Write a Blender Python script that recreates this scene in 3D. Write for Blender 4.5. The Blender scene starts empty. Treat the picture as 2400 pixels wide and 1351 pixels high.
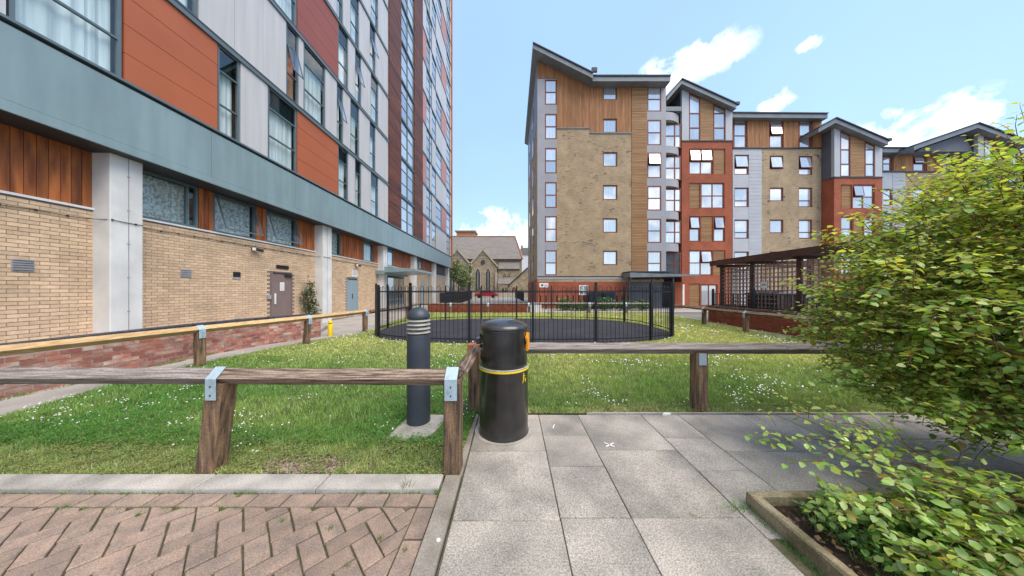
import bpy, math, random
import numpy as np
from mathutils import Vector, Matrix
R = math.radians
S = bpy.context.scene
COL = S.collection
random.seed(7); rng = np.random.default_rng(7)

# ------------------------------------------------------------------ camera, sky, sun, exposure
EYE, F = 1.5, 630.0
cam = bpy.data.objects.new('camera', bpy.data.cameras.new('camera')); COL.objects.link(cam)
cam.data.sensor_width = 36; cam.data.lens = 36*F/2400
cam.data.shift_y = 3.5/2400
cam.location = (0, 0, EYE); cam.rotation_euler = (R(90), 0, 0)
cam.data.clip_start = .05; cam.data.clip_end = 1500
S.camera = cam
S.view_settings.view_transform = 'Standard'; S.view_settings.look = 'None'
S.view_settings.gamma = 1; S.view_settings.exposure = 2.3
try: S.view_settings.use_curve_mapping = False
except Exception: pass
SUN_EL, SUN_AZ = R(58), R(130)          # azimuth clockwise from +Y
world = bpy.data.worlds.new('World'); S.world = world; world.use_nodes = True
wn, wl = world.node_tree.nodes, world.node_tree.links
wn.clear()
def wnode(t, **k):
    n = wn.new(t)
    for a, b in k.items(): setattr(n, a, b)
    return n
sky = wnode('ShaderNodeTexSky', sky_type='NISHITA', sun_disc=False, sun_elevation=SUN_EL, sun_rotation=SUN_AZ,
            air_density=1.3, dust_density=.6, ozone_density=1.6)
tc = wnode('ShaderNodeTexCoord')
def wmath(op, a, b=None, clamp=False):
    n = wnode('ShaderNodeMath', operation=op, use_clamp=clamp)
    for i, v in enumerate((a, b)):
        if v is None: continue
        if isinstance(v, (int, float)): n.inputs[i].default_value = v
        else: wl.new(v, n.inputs[i])
    return n.outputs[0]
noi = wnode('ShaderNodeTexNoise'); noi.inputs['Scale'].default_value = 13; noi.inputs['Detail'].default_value = 8
noi.inputs['Roughness'].default_value = .62; noi.inputs['Distortion'].default_value = .25
wl.new(tc.outputs['Generated'], noi.inputs['Vector'])
noi2 = wnode('ShaderNodeTexNoise'); noi2.inputs['Scale'].default_value = 2.2; noi2.inputs['Detail'].default_value = 3
wl.new(tc.outputs['Generated'], noi2.inputs['Vector'])
# cumulus banks: azimuth deg, elevation deg, half width, half height (deg)
banks = [(33.5, 35.0, 8, 3.4), (44.5, 26.5, 2.3, 1.7), (56, 17.5, 7, 4.6), (-4, 11.5, 9, 6), (48, 31.5, 1.5, 1.0), (64.5, 24, 2, 1.5), (-30, 14, 14, 7),
         (95, 16, 16, 8), (120, 33, 12, 6), (150, 18, 24, 10), (185, 14, 22, 9), (215, 30, 14, 7), (240, 15, 20, 9), (275, 20, 14, 8), (300, 38, 10, 5), (325, 16, 14, 7), (170, 45, 12, 6)]  # unseen banks round the rest of the sky, made large for whiter ambient light
spots = None
for az, el, w, h in banks:
    az, el = R(az), R(el)
    d = Vector((math.sin(az)*math.cos(el), math.cos(az)*math.cos(el), math.sin(el)))
    right = Vector((math.cos(az), -math.sin(az), 0)); up = right.cross(d)
    sub = wnode('ShaderNodeVectorMath', operation='SUBTRACT'); sub.inputs[1].default_value = d
    wl.new(tc.outputs['Generated'], sub.inputs[0])
    comps = []
    for axis, s in ((right, R(w)), (up, R(h)), (d, .5)):
        dp = wnode('ShaderNodeVectorMath', operation='DOT_PRODUCT'); dp.inputs[1].default_value = axis/s
        wl.new(sub.outputs[0], dp.inputs[0]); comps.append(wmath('POWER', wmath('ABSOLUTE', dp.outputs['Value']), 2.0))
    r2 = wmath('ADD', wmath('ADD', comps[0], comps[1]), comps[2])
    m = wmath('MAXIMUM', wmath('SUBTRACT', 1.0, r2), 0.0)
    spots = m if spots is None else wmath('MAXIMUM', spots, m)
dens = wmath('ADD', wmath('MULTIPLY', spots, .42), wmath('MULTIPLY', wmath('SUBTRACT', noi.outputs['Fac'], .5), 2.1))
dens = wmath('MULTIPLY', wmath('SUBTRACT', dens, .13), 2.1, True)
dens = wmath('MULTIPLY', dens, wmath('MULTIPLY', spots, 2.2, True), True)
haz = wmath('ADD', wmath('MULTIPLY', noi2.outputs['Fac'], .2), .75, True)
tint = wnode('ShaderNodeMix', data_type='RGBA', blend_type='MULTIPLY'); tint.inputs[0].default_value = 1
wl.new(sky.outputs[0], tint.inputs[6]); tint.inputs[7].default_value = (1.0, 1.0, 1.0, 1)
mh = wnode('ShaderNodeMix', data_type='RGBA'); wl.new(haz, mh.inputs[0]); wl.new(tint.outputs[2], mh.inputs[6]); mh.inputs[7].default_value = (.74, 1.14, 1.85, 1)
mc = wnode('ShaderNodeMix', data_type='RGBA'); wl.new(wmath('MULTIPLY', dens, .78), mc.inputs[0]); wl.new(mh.outputs[2], mc.inputs[6]); mc.inputs[7].default_value = (4.1, 4.0, 3.95, 1)
bg = wnode('ShaderNodeBackground'); bg.inputs[1].default_value = .12; wl.new(mc.outputs[2], bg.inputs[0])
wo = wnode('ShaderNodeOutputWorld'); wl.new(bg.outputs[0], wo.inputs[0])
sun = bpy.data.objects.new('sun', bpy.data.lights.new('sun', 'SUN')); COL.objects.link(sun)
sun.data.energy = .9; sun.data.angle = R(50); sun.data.color = (1, .90, .76)
sd = Vector((math.sin(SUN_AZ)*math.cos(SUN_EL), math.cos(SUN_AZ)*math.cos(SUN_EL), math.sin(SUN_EL)))
sun.rotation_euler = sd.to_track_quat('Z', 'Y').to_euler(); sun.location = (20, -20, 40)

# ------------------------------------------------------------------ materials
MATS = {}
def _set(b, name, v):
    if name in b.inputs: b.inputs[name].default_value = v
def mat(name, color, rough=.7, var=.15, scale=3.0, stretch=(1, 1, 1), color2=None, detail=5, bump=0.0, bscale=None, island=.0,
        metallic=0.0, broad=0.0, fine=0.0, fscale=120, spec=.4, coat=0, lo=.35, hi=.65):
    """procedural principled: broad noise between two tones, fine grain, per piece variation, bump"""
    m = bpy.data.materials.new(name); m.use_nodes = True; MATS[name] = m
    N, L = m.node_tree.nodes, m.node_tree.links
    b = N['Principled BSDF']; _set(b, 'Roughness', rough); _set(b, 'Metallic', metallic); _set(b, 'Specular IOR Level', spec); _set(b, 'Coat Weight', coat)
    geo = N.new('ShaderNodeNewGeometry')
    mp = N.new('ShaderNodeMapping'); mp.inputs['Scale'].default_value = stretch; L.new(geo.outputs['Position'], mp.inputs[0])
    # shift per piece, so that grain does not run through
    oi = N.new('ShaderNodeObjectInfo')
    rs = N.new('ShaderNodeMath'); rs.operation = 'ADD'; L.new(oi.outputs['Random'], rs.inputs[0]); L.new(geo.outputs['Random Per Island'], rs.inputs[1])
    fr = N.new('ShaderNodeMath'); fr.operation = 'FRACT'; L.new(rs.outputs[0], fr.inputs[0])
    if island:
        mul = N.new('ShaderNodeMath'); mul.operation = 'MULTIPLY'; L.new(fr.outputs[0], mul.inputs[0]); mul.inputs[1].default_value = 37
        cx = N.new('ShaderNodeCombineXYZ')
        for i in range(3): L.new(mul.outputs[0], cx.inputs[i])
        L.new(cx.outputs[0], mp.inputs['Location'])
    n1 = N.new('ShaderNodeTexNoise'); n1.inputs['Scale'].default_value = scale; n1.inputs['Detail'].default_value = detail; L.new(mp.outputs[0], n1.inputs['Vector'])
    mr = N.new('ShaderNodeMapRange'); mr.inputs[1].default_value = lo; mr.inputs[2].default_value = hi; L.new(n1.outputs['Fac'], mr.inputs[0])
    c1 = color; c2 = color2 if color2 else tuple(min(1, c*(1-var*2)) for c in color)
    mx = N.new('ShaderNodeMix'); mx.data_type = 'RGBA'; L.new(mr.outputs[0], mx.inputs[0])
    mx.inputs[6].default_value = (*c2, 1); mx.inputs[7].default_value = (*c1, 1)
    out = mx.outputs[2]
    if fine:
        n2 = N.new('ShaderNodeTexNoise'); n2.inputs['Scale'].default_value = fscale; n2.inputs['Detail'].default_value = 2; L.new(geo.outputs['Position'], n2.inputs['Vector'])
        m2 = N.new('ShaderNodeMapRange'); m2.inputs[1].default_value = .3; m2.inputs[2].default_value = .7; m2.inputs[3].default_value = 1-fine; m2.inputs[4].default_value = 1+fine
        L.new(n2.outputs['Fac'], m2.inputs[0])
        vm = N.new('ShaderNodeVectorMath'); vm.operation = 'SCALE'; L.new(out, vm.inputs[0]); L.new(m2.outputs[0], vm.inputs['Scale']); out = vm.outputs[0]
    if island:
        m3 = N.new('ShaderNodeMapRange'); m3.inputs[3].default_value = 1-island; m3.inputs[4].default_value = 1+island; L.new(fr.outputs[0], m3.inputs[0])
        vm = N.new('ShaderNodeVectorMath'); vm.operation = 'SCALE'; L.new(out, vm.inputs[0]); L.new(m3.outputs[0], vm.inputs['Scale']); out = vm.outputs[0]
    if broad:
        n4 = N.new('ShaderNodeTexNoise'); n4.inputs['Scale'].default_value = .9; n4.inputs['Detail'].default_value = 7; n4.inputs['Roughness'].default_value = .65
        p4 = N.new('ShaderNodeMapping'); p4.inputs['Scale'].default_value = (1, 1, .7); L.new(geo.outputs['Position'], p4.inputs[0]); L.new(p4.outputs[0], n4.inputs['Vector'])
        m4 = N.new('ShaderNodeMapRange'); m4.inputs[1].default_value = .32; m4.inputs[2].default_value = .68; m4.inputs[3].default_value = 1-broad; m4.inputs[4].default_value = 1+broad; L.new(n4.outputs['Fac'], m4.inputs[0])
        vm = N.new('ShaderNodeVectorMath'); vm.operation = 'SCALE'; L.new(out, vm.inputs[0]); L.new(m4.outputs[0], vm.inputs['Scale']); out = vm.outputs[0]
    L.new(out, b.inputs['Base Color'])
    if bump:
        bn = N.new('ShaderNodeTexNoise'); bn.inputs['Scale'].default_value = bscale or scale*8; bn.inputs['Detail'].default_value = 4; L.new(mp.outputs[0], bn.inputs['Vector'])
        bp = N.new('ShaderNodeBump'); bp.inputs['Strength'].default_value = bump; bp.inputs['Distance'].default_value = .01; L.new(bn.outputs['Fac'], bp.inputs['Height']); L.new(bp.outputs[0], b.inputs['Normal'])
    return m
def brickmat(name, c1, c2, mortar, axis='X', dark=None, bw=.225, bh=.075, ms=.008):
    m = bpy.data.materials.new(name); m.use_nodes = True; MATS[name] = m
    N, L = m.node_tree.nodes, m.node_tree.links; b = N['Principled BSDF']; _set(b, 'Roughness', .85)
    geo = N.new('ShaderNodeNewGeometry'); sx = N.new('ShaderNodeSeparateXYZ'); L.new(geo.outputs['Position'], sx.inputs[0])
    cb = N.new('ShaderNodeCombineXYZ')
    if axis == 'XY':
        ad = N.new('ShaderNodeMath'); ad.operation = 'ADD'; L.new(sx.outputs[0], ad.inputs[0]); L.new(sx.outputs[1], ad.inputs[1]); L.new(ad.outputs[0], cb.inputs[0])
    else: L.new(sx.outputs[axis], cb.inputs[0])
    L.new(sx.outputs['Z'], cb.inputs[1])
    br = N.new('ShaderNodeTexBrick'); L.new(cb.outputs[0], br.inputs['Vector'])
    br.inputs['Color1'].default_value = (*c1, 1); br.inputs['Color2'].default_value = (*c2, 1); br.inputs['Mortar'].default_value = (*mortar, 1)
    br.inputs['Scale'].default_value = 1; br.inputs['Brick Width'].default_value = bw; br.inputs['Row Height'].default_value = bh; br.inputs['Mortar Size'].default_value = ms; br.inputs['Bias'].default_value = -.1
    out = br.outputs['Color']
    # dark burnt bricks in drifts
    if dark:
        sn = N.new('ShaderNodeVectorMath'); sn.operation = 'SNAP'; sn.inputs[1].default_value = (bw, bh, 1); L.new(cb.outputs[0], sn.inputs[0])
        wn_ = N.new('ShaderNodeTexWhiteNoise'); L.new(sn.outputs[0], wn_.inputs['Vector'])
        nn = N.new('ShaderNodeTexNoise'); nn.inputs['Scale'].default_value = .9; nn.inputs['Detail'].default_value = 3; L.new(cb.outputs[0], nn.inputs['Vector'])
        mul = N.new('ShaderNodeMath'); mul.operation = 'MULTIPLY'; L.new(wn_.outputs['Value'], mul.inputs[0]); L.new(nn.outputs['Fac'], mul.inputs[1])
        mr = N.new('ShaderNodeMapRange'); mr.inputs[1].default_value = .44; mr.inputs[2].default_value = .62; L.new(mul.outputs[0], mr.inputs[0])
        mx = N.new('ShaderNodeMix'); mx.data_type = 'RGBA'; L.new(mr.outputs[0], mx.inputs[0]); L.new(out, mx.inputs[6]); mx.inputs[7].default_value = (*dark, 1); out = mx.outputs[2]
    n = N.new('ShaderNodeTexNoise'); n.inputs['Scale'].default_value = 1.1; n.inputs['Detail'].default_value = 6; L.new(geo.outputs['Position'], n.inputs['Vector'])
    m2 = N.new('ShaderNodeMapRange'); m2.inputs[1].default_value = .3; m2.inputs[2].default_value = .7; m2.inputs[3].default_value = .8; m2.inputs[4].default_value = 1.12; L.new(n.outputs['Fac'], m2.inputs[0])
    vm = N.new('ShaderNodeVectorMath'); vm.operation = 'SCALE'; L.new(out, vm.inputs[0]); L.new(m2.outputs[0], vm.inputs['Scale'])
    L.new(vm.outputs[0], b.inputs['Base Color'])
    bp = N.new('ShaderNodeBump'); bp.inputs['Strength'].default_value = .4; bp.inputs['Distance'].default_value = .008; bp.invert = True; L.new(br.outputs['Fac'], bp.inputs['Height']); L.new(bp.outputs[0], b.inputs['Normal'])
    return m
def glassmat(name, tint, ior=1.7, rough=.02, glossc=(1, 1, 1)):
    m = bpy.data.materials.new(name); m.use_nodes = True; MATS[name] = m
    N, L = m.node_tree.nodes, m.node_tree.links; N.clear()
    o = N.new('ShaderNodeOutputMaterial'); mx = N.new('ShaderNodeMixShader')
    lw_ = N.new('ShaderNodeLayerWeight'); lw_.inputs['Blend'].default_value = .5
    pw = N.new('ShaderNodeMath'); pw.operation = 'POWER'; L.new(lw_.outputs['Facing'], pw.inputs[0]); pw.inputs[1].default_value = 4.0
    fr = N.new('ShaderNodeMapRange'); fr.inputs[3].default_value = (ior-1)**2/(ior+1)**2*.8; fr.inputs[4].default_value = .6; L.new(pw.outputs[0], fr.inputs[0])
    t = N.new('ShaderNodeBsdfTransparent'); t.inputs[0].default_value = (*tint, 1)
    g = N.new('ShaderNodeBsdfGlossy'); g.inputs['Roughness'].default_value = rough; g.inputs[0].default_value = (*glossc, 1)
    L.new(fr.outputs[0], mx.inputs[0]); L.new(t.outputs[0], mx.inputs[1]); L.new(g.outputs[0], mx.inputs[2]); L.new(mx.outputs[0], o.inputs[0])
    return m
def mirrormat(name, base, fac, gl=(1, 1, 1)):
    """coated glazing with pale blinds right behind it"""
    m = bpy.data.materials.new(name); m.use_nodes = True; MATS[name] = m
    N, L = m.node_tree.nodes, m.node_tree.links; N.clear()
    o = N.new('ShaderNodeOutputMaterial'); mx = N.new('ShaderNodeMixShader')
    d = N.new('ShaderNodeBsdfDiffuse'); g = N.new('ShaderNodeBsdfGlossy'); g.inputs['Roughness'].default_value = .03; g.inputs[0].default_value = (*gl, 1)
    oi = N.new('ShaderNodeObjectInfo'); geo = N.new('ShaderNodeNewGeometry')
    ad = N.new('ShaderNodeMath'); L.new(oi.outputs['Random'], ad.inputs[0]); L.new(geo.outputs['Random Per Island'], ad.inputs[1])
    fr = N.new('ShaderNodeMath'); fr.operation = 'FRACT'; L.new(ad.outputs[0], fr.inputs[0])
    mr = N.new('ShaderNodeMapRange'); mr.inputs[3].default_value = .45; mr.inputs[4].default_value = 1.25; L.new(fr.outputs[0], mr.inputs[0])
    sx = N.new('ShaderNodeMapping'); sx.inputs['Scale'].default_value = (9, 9, .6); L.new(geo.outputs['Position'], sx.inputs[0])
    nz = N.new('ShaderNodeTexNoise'); nz.inputs['Scale'].default_value = 1.4; L.new(sx.outputs[0], nz.inputs['Vector'])
    m2 = N.new('ShaderNodeMapRange'); m2.inputs[1].default_value = .3; m2.inputs[2].default_value = .7; m2.inputs[3].default_value = .75; m2.inputs[4].default_value = 1.1; L.new(nz.outputs['Fac'], m2.inputs[0])
    mm = N.new('ShaderNodeMath'); mm.operation = 'MULTIPLY'; L.new(mr.outputs[0], mm.inputs[0]); L.new(m2.outputs[0], mm.inputs[1])
    vm = N.new('ShaderNodeVectorMath'); vm.operation = 'SCALE'; vm.inputs[0].default_value = base; L.new(mm.outputs[0], vm.inputs['Scale']); L.new(vm.outputs[0], d.inputs[0])
    mx.inputs[0].default_value = fac
    L.new(d.outputs[0], mx.inputs[1]); L.new(g.outputs[0], mx.inputs[2]); L.new(mx.outputs[0], o.inputs[0])
    return m
def leafmat(name, attr='tone', trans=.45):
    m = bpy.data.materials.new(name); m.use_nodes = True; MATS[name] = m
    N, L = m.node_tree.nodes, m.node_tree.links; N.clear()
    o = N.new('ShaderNodeOutputMaterial'); a = N.new('ShaderNodeAttribute'); a.attribute_name = attr
    d = N.new('ShaderNodeBsdfDiffuse'); t = N.new('ShaderNodeBsdfTranslucent'); g = N.new('ShaderNodeBsdfGlossy'); g.inputs['Roughness'].default_value = .45
    L.new(a.outputs['Color'], d.inputs[0])
    vm = N.new('ShaderNodeVectorMath'); vm.operation = 'MULTIPLY'; vm.inputs[1].default_value = (1.5, 1.35, .6); L.new(a.outputs['Color'], vm.inputs[0]); L.new(vm.outputs[0], t.inputs[0])
    m1 = N.new('ShaderNodeMixShader'); m1.inputs[0].default_value = trans; L.new(d.outputs[0], m1.inputs[1]); L.new(t.outputs[0], m1.inputs[2])
    m2 = N.new('ShaderNodeMixShader'); m2.inputs[0].default_value = .07; L.new(m1.outputs[0], m2.inputs[1]); L.new(g.outputs[0], m2.inputs[2]); L.new(m2.outputs[0], o.inputs[0])
    return m

mat('pale_panel', (.54, .53, .525), .45, var=.06, scale=1.2, stretch=(4, 4, .25), fine=.02)
mat('orange_panel', (.42, .115, .045), .5, var=.06, scale=.7, fine=.03, fscale=300)
mat('maroon_panel', (.29, .078, .052), .5, var=.06, scale=.7, fine=.03)
mat('pink_panel', (.50, .24, .20), .55, var=.06, scale=.7)
mat('fascia_metal', (.225, .315, .33), .38, var=.06, scale=1.3, fine=.02, spec=.5, stretch=(3, 3, .3), broad=0.07)
mat('window_metal', (.115, .16, .18), .4, var=.05, scale=2)
mat('dark_metal', (.04, .045, .05), .5, var=.1, scale=2)
mat('concrete_paint', (.72, .71, .68), .75, var=.08, scale=1.6, bump=.15, bscale=30, fine=.04, fscale=60, broad=0.08)
mat('buff_brick', (.69, .49, .315), .85, var=.08, scale=14, bump=.4, bscale=60, island=.13, fine=.07, fscale=90, broad=0.13)
mat('buff_mortar', (.24, .20, .17), .95, var=.1, scale=9, fine=.1)
brickmat('buff_brick_wall', (.52, .38, .24), (.58, .43, .27), (.27, .22, .18), 'Y')
mat('clad_timber', (.46, .14, .035), .6, color2=(.19, .05, .016), scale=1.6, stretch=(5, 5, .7), island=.3, bump=.3, bscale=9, fine=.1, fscale=60)
mat('dark_timber', (.17, .052, .022), .6, color2=(.075, .024, .012), scale=1.5, stretch=(3, .5, 6), island=.3, bump=.2)
mat('door_brown', (.225, .165, .15), .5, var=.05)
mat('door_blue', (.27, .36, .40), .5, var=.05, scale=2, stretch=(1, 1, .3))
mat('white_paint', (.78, .78, .76), .6, var=.05)
mat('grey_plastic', (.36, .35, .36), .6, var=.1, scale=8)
mat('black_plastic', (.018, .018, .02), .5, var=.1)
mat('curtain', (.78, .80, .80), .9, color2=(.50, .54, .55), scale=1.6, stretch=(6, 7, .25), lo=.3, hi=.65)
mat('net_curtain', (.66, .70, .70), .9, color2=(.26, .31, .33), scale=16, detail=8, lo=.38, hi=.6)
mat('purple_curtain', (.24, .03, .10), .9, color2=(.45, .22, .12), scale=3.5, lo=.45, hi=.7)
mat('room_dark', (.06, .065, .07), .9)
# right-hand block
brickmat('yellow_brick', (.43, .31, .18), (.34, .235, .13), (.36, .285, .20), 'XY', dark=(.13, .10, .075), ms=.006)
brickmat('red_brick', (.37, .085, .032), (.30, .065, .025), (.30, .13, .08), 'XY', ms=.006)
mat('block_timber', (.42, .19, .072), .65, color2=(.29, .125, .045), scale=1.4, stretch=(6, 6, .6), island=.16)
mat('block_timber_flat', (.37, .20, .085), .65, color2=(.28, .145, .06), scale=1.4, stretch=(.6, .6, 8), island=.14)
mat('grey_clad', (.335, .33, .345), .5, var=.06, scale=1, island=.04)
mat('light_clad', (.46, .465, .475), .5, var=.05, scale=1, island=.04)
mat('slate_clad', (.13, .13, .15), .5, var=.06, scale=1)
mat('roof_edge', (.19, .21, .22), .4, var=.1, scale=2)
mat('roof_dark', (.045, .05, .055), .6, var=.1)
mat('frame_red', (.21, .050, .022), .55, var=.1, scale=5)
mirrormat('block_glass', (.50, .54, .56), .42, (1, .98, .95))
mirrormat('tower_glass', (.40, .47, .49), .45)
glassmat('clear_glass', (.93, .97, .97), 1.6)
glassmat('teal_glass', (.30, .42, .42), 1.9)
# ground
mat('asphalt', (.20, .19, .18), .9, var=.12, scale=.6, fine=.2, fscale=90, bump=.3, bscale=90)
mat('path_concrete', (.40, .36, .32), .9, var=.12, scale=1.2, fine=.12, fscale=70, bump=.3, bscale=70)
mat('soil', (.13, .10, .055), .95, color2=(.09, .13, .03), scale=2.2, fine=.3, fscale=60, bump=.5, bscale=60)
mat('bark_soil', (.050, .028, .018), .95, var=.3, scale=9, fine=.35, fscale=50, bump=.8, bscale=50)
mat('rubber', (.034, .034, .042), .9, var=.15, scale=1.3, fine=.25, fscale=140, broad=0.25)
mat('slab', (.42, .37, .31), .9, color2=(.22, .20, .172), scale=2.2, detail=9, island=.07, fine=.40, fscale=105, bump=.5, bscale=110, broad=0.17)
mat('joint_fill', (.13, .10, .065), .95, color2=(.06, .075, .022), scale=7, fine=.3)
mat('paver', (.335, .235, .175), .9, color2=(.225, .17, .135), scale=9, detail=8, island=.12, fine=.34, fscale=150, bump=.5, bscale=120, broad=0.2)
mat('kerb_concrete', (.46, .42, .37), .9, color2=(.27, .25, .22), scale=3.2, detail=7, fine=.22, fscale=120, bump=.4, bscale=100, broad=0.15)
mat('planter_edge', (.34, .275, .17), .9, color2=(.16, .13, .065), scale=6, detail=8, fine=.25, fscale=90, bump=.6, bscale=80)
mat('strip_concrete', (.31, .27, .225), .9, color2=(.19, .165, .13), scale=4, detail=7, fine=.2, fscale=120, bump=.4, bscale=100)
mat('old_timber', (.31, .225, .165), .85, color2=(.085, .055, .038), lo=.40, hi=.60, scale=3, stretch=(1.2, 24, 24), island=.15, bump=.8, bscale=5, fine=.22, fscale=80)
mat('old_timber_y', (.31, .225, .165), .85, color2=(.085, .055, .038), lo=.40, hi=.60, scale=3, stretch=(24, 1.2, 24), island=.15, bump=.8, bscale=5, fine=.22, fscale=80)
mat('grey_timber', (.34, .29, .26), .85, color2=(.15, .115, .095), scale=3, stretch=(1.2, 24, 24), island=.1, bump=.8, bscale=5, fine=.22, fscale=80)
mat('new_timber', (.60, .42, .22), .8, color2=(.42, .25, .10), scale=3, stretch=(14, 1.0, 14), island=.1, bump=.3, bscale=5, fine=.08)
mat('post_timber', (.29, .175, .095), .85, color2=(.075, .05, .034), scale=2.5, stretch=(14, 14, 1.2), island=.25, bump=.8, bscale=5, fine=.22, fscale=80)
mat('red_post', (.40, .12, .045), .75, var=.1, stretch=(8, 8, 1))
mat('strap', (.40, .50, .54), .55, color2=(.30, .38, .42), scale=16, metallic=.2, fine=.1, lo=.3, hi=.5)
mat('bin_black', (.030, .027, .025), .36, var=.3, scale=5, spec=.5, coat=.5, fine=.15, bump=.05, bscale=40)
mat('bollard_grey', (.040, .048, .060), .42, var=.1, scale=4, spec=.4, broad=0.15)
mat('louvre', (.42, .40, .34), .35, var=.2, scale=12)
mat('yellow_paint', (.80, .56, .01), .5, var=.05)
mat('orange_plate', (.85, .33, .015), .5, var=.05)
mat('fence_black', (.014, .015, .018), .45, var=.1)
mat('wall_brick_red', (.33, .085, .045), .9, var=.12, scale=5, island=.2, fine=.12, fscale=80)
mat('wall_brick', (.44, .34, .28), .9, color2=(.33, .12, .085), scale=4, detail=8, island=.3, fine=.15, fscale=90, bump=.5, bscale=60, lo=.45, hi=.68, broad=0.2)
mat('wall_mortar', (.50, .43, .37), .95, var=.15, scale=8, fine=.12)
mat('slate_coping', (.055, .062, .085), .6, var=.2, island=.3, scale=8)
mat('stone', (.40, .33, .22), .9, color2=(.27, .21, .13), scale=1.8, detail=8, fine=.15, fscale=8)
mat('stone_trim', (.50, .44, .33), .9, var=.1, scale=2)
mat('church_roof', (.235, .205, .18), .9, var=.12, scale=.9, stretch=(1, 1, 5), fine=.1, fscale=6)
mat('terracotta', (.46, .20, .10), .9, var=.1)
mat('leaded_glass', (.07, .075, .08), .4, var=.2, scale=3)
mat('trellis', (.42, .28, .22), .8, var=.2, scale=4, island=.25)
mat('pergola', (.11, .048, .036), .7, var=.2, scale=3)
mat('car_red', (.45, .02, .03), .3, var=.02, coat=.4)
mat('tyre', (.02, .02, .02), .8)
mat('bark', (.20, .105, .045), .85, color2=(.10, .05, .025), scale=9, fine=.15)
leafmat('leaf'); leafmat('grass_blade', trans=.25); leafmat('far_leaf', trans=.2)
mat('daisy', (.85, .85, .82), .7, var=.03)
mat('white_litter', (.80, .76, .72), .8, var=.08, scale=30)
mat('bin_blue', (.02, .03, .06), .5)

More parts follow.
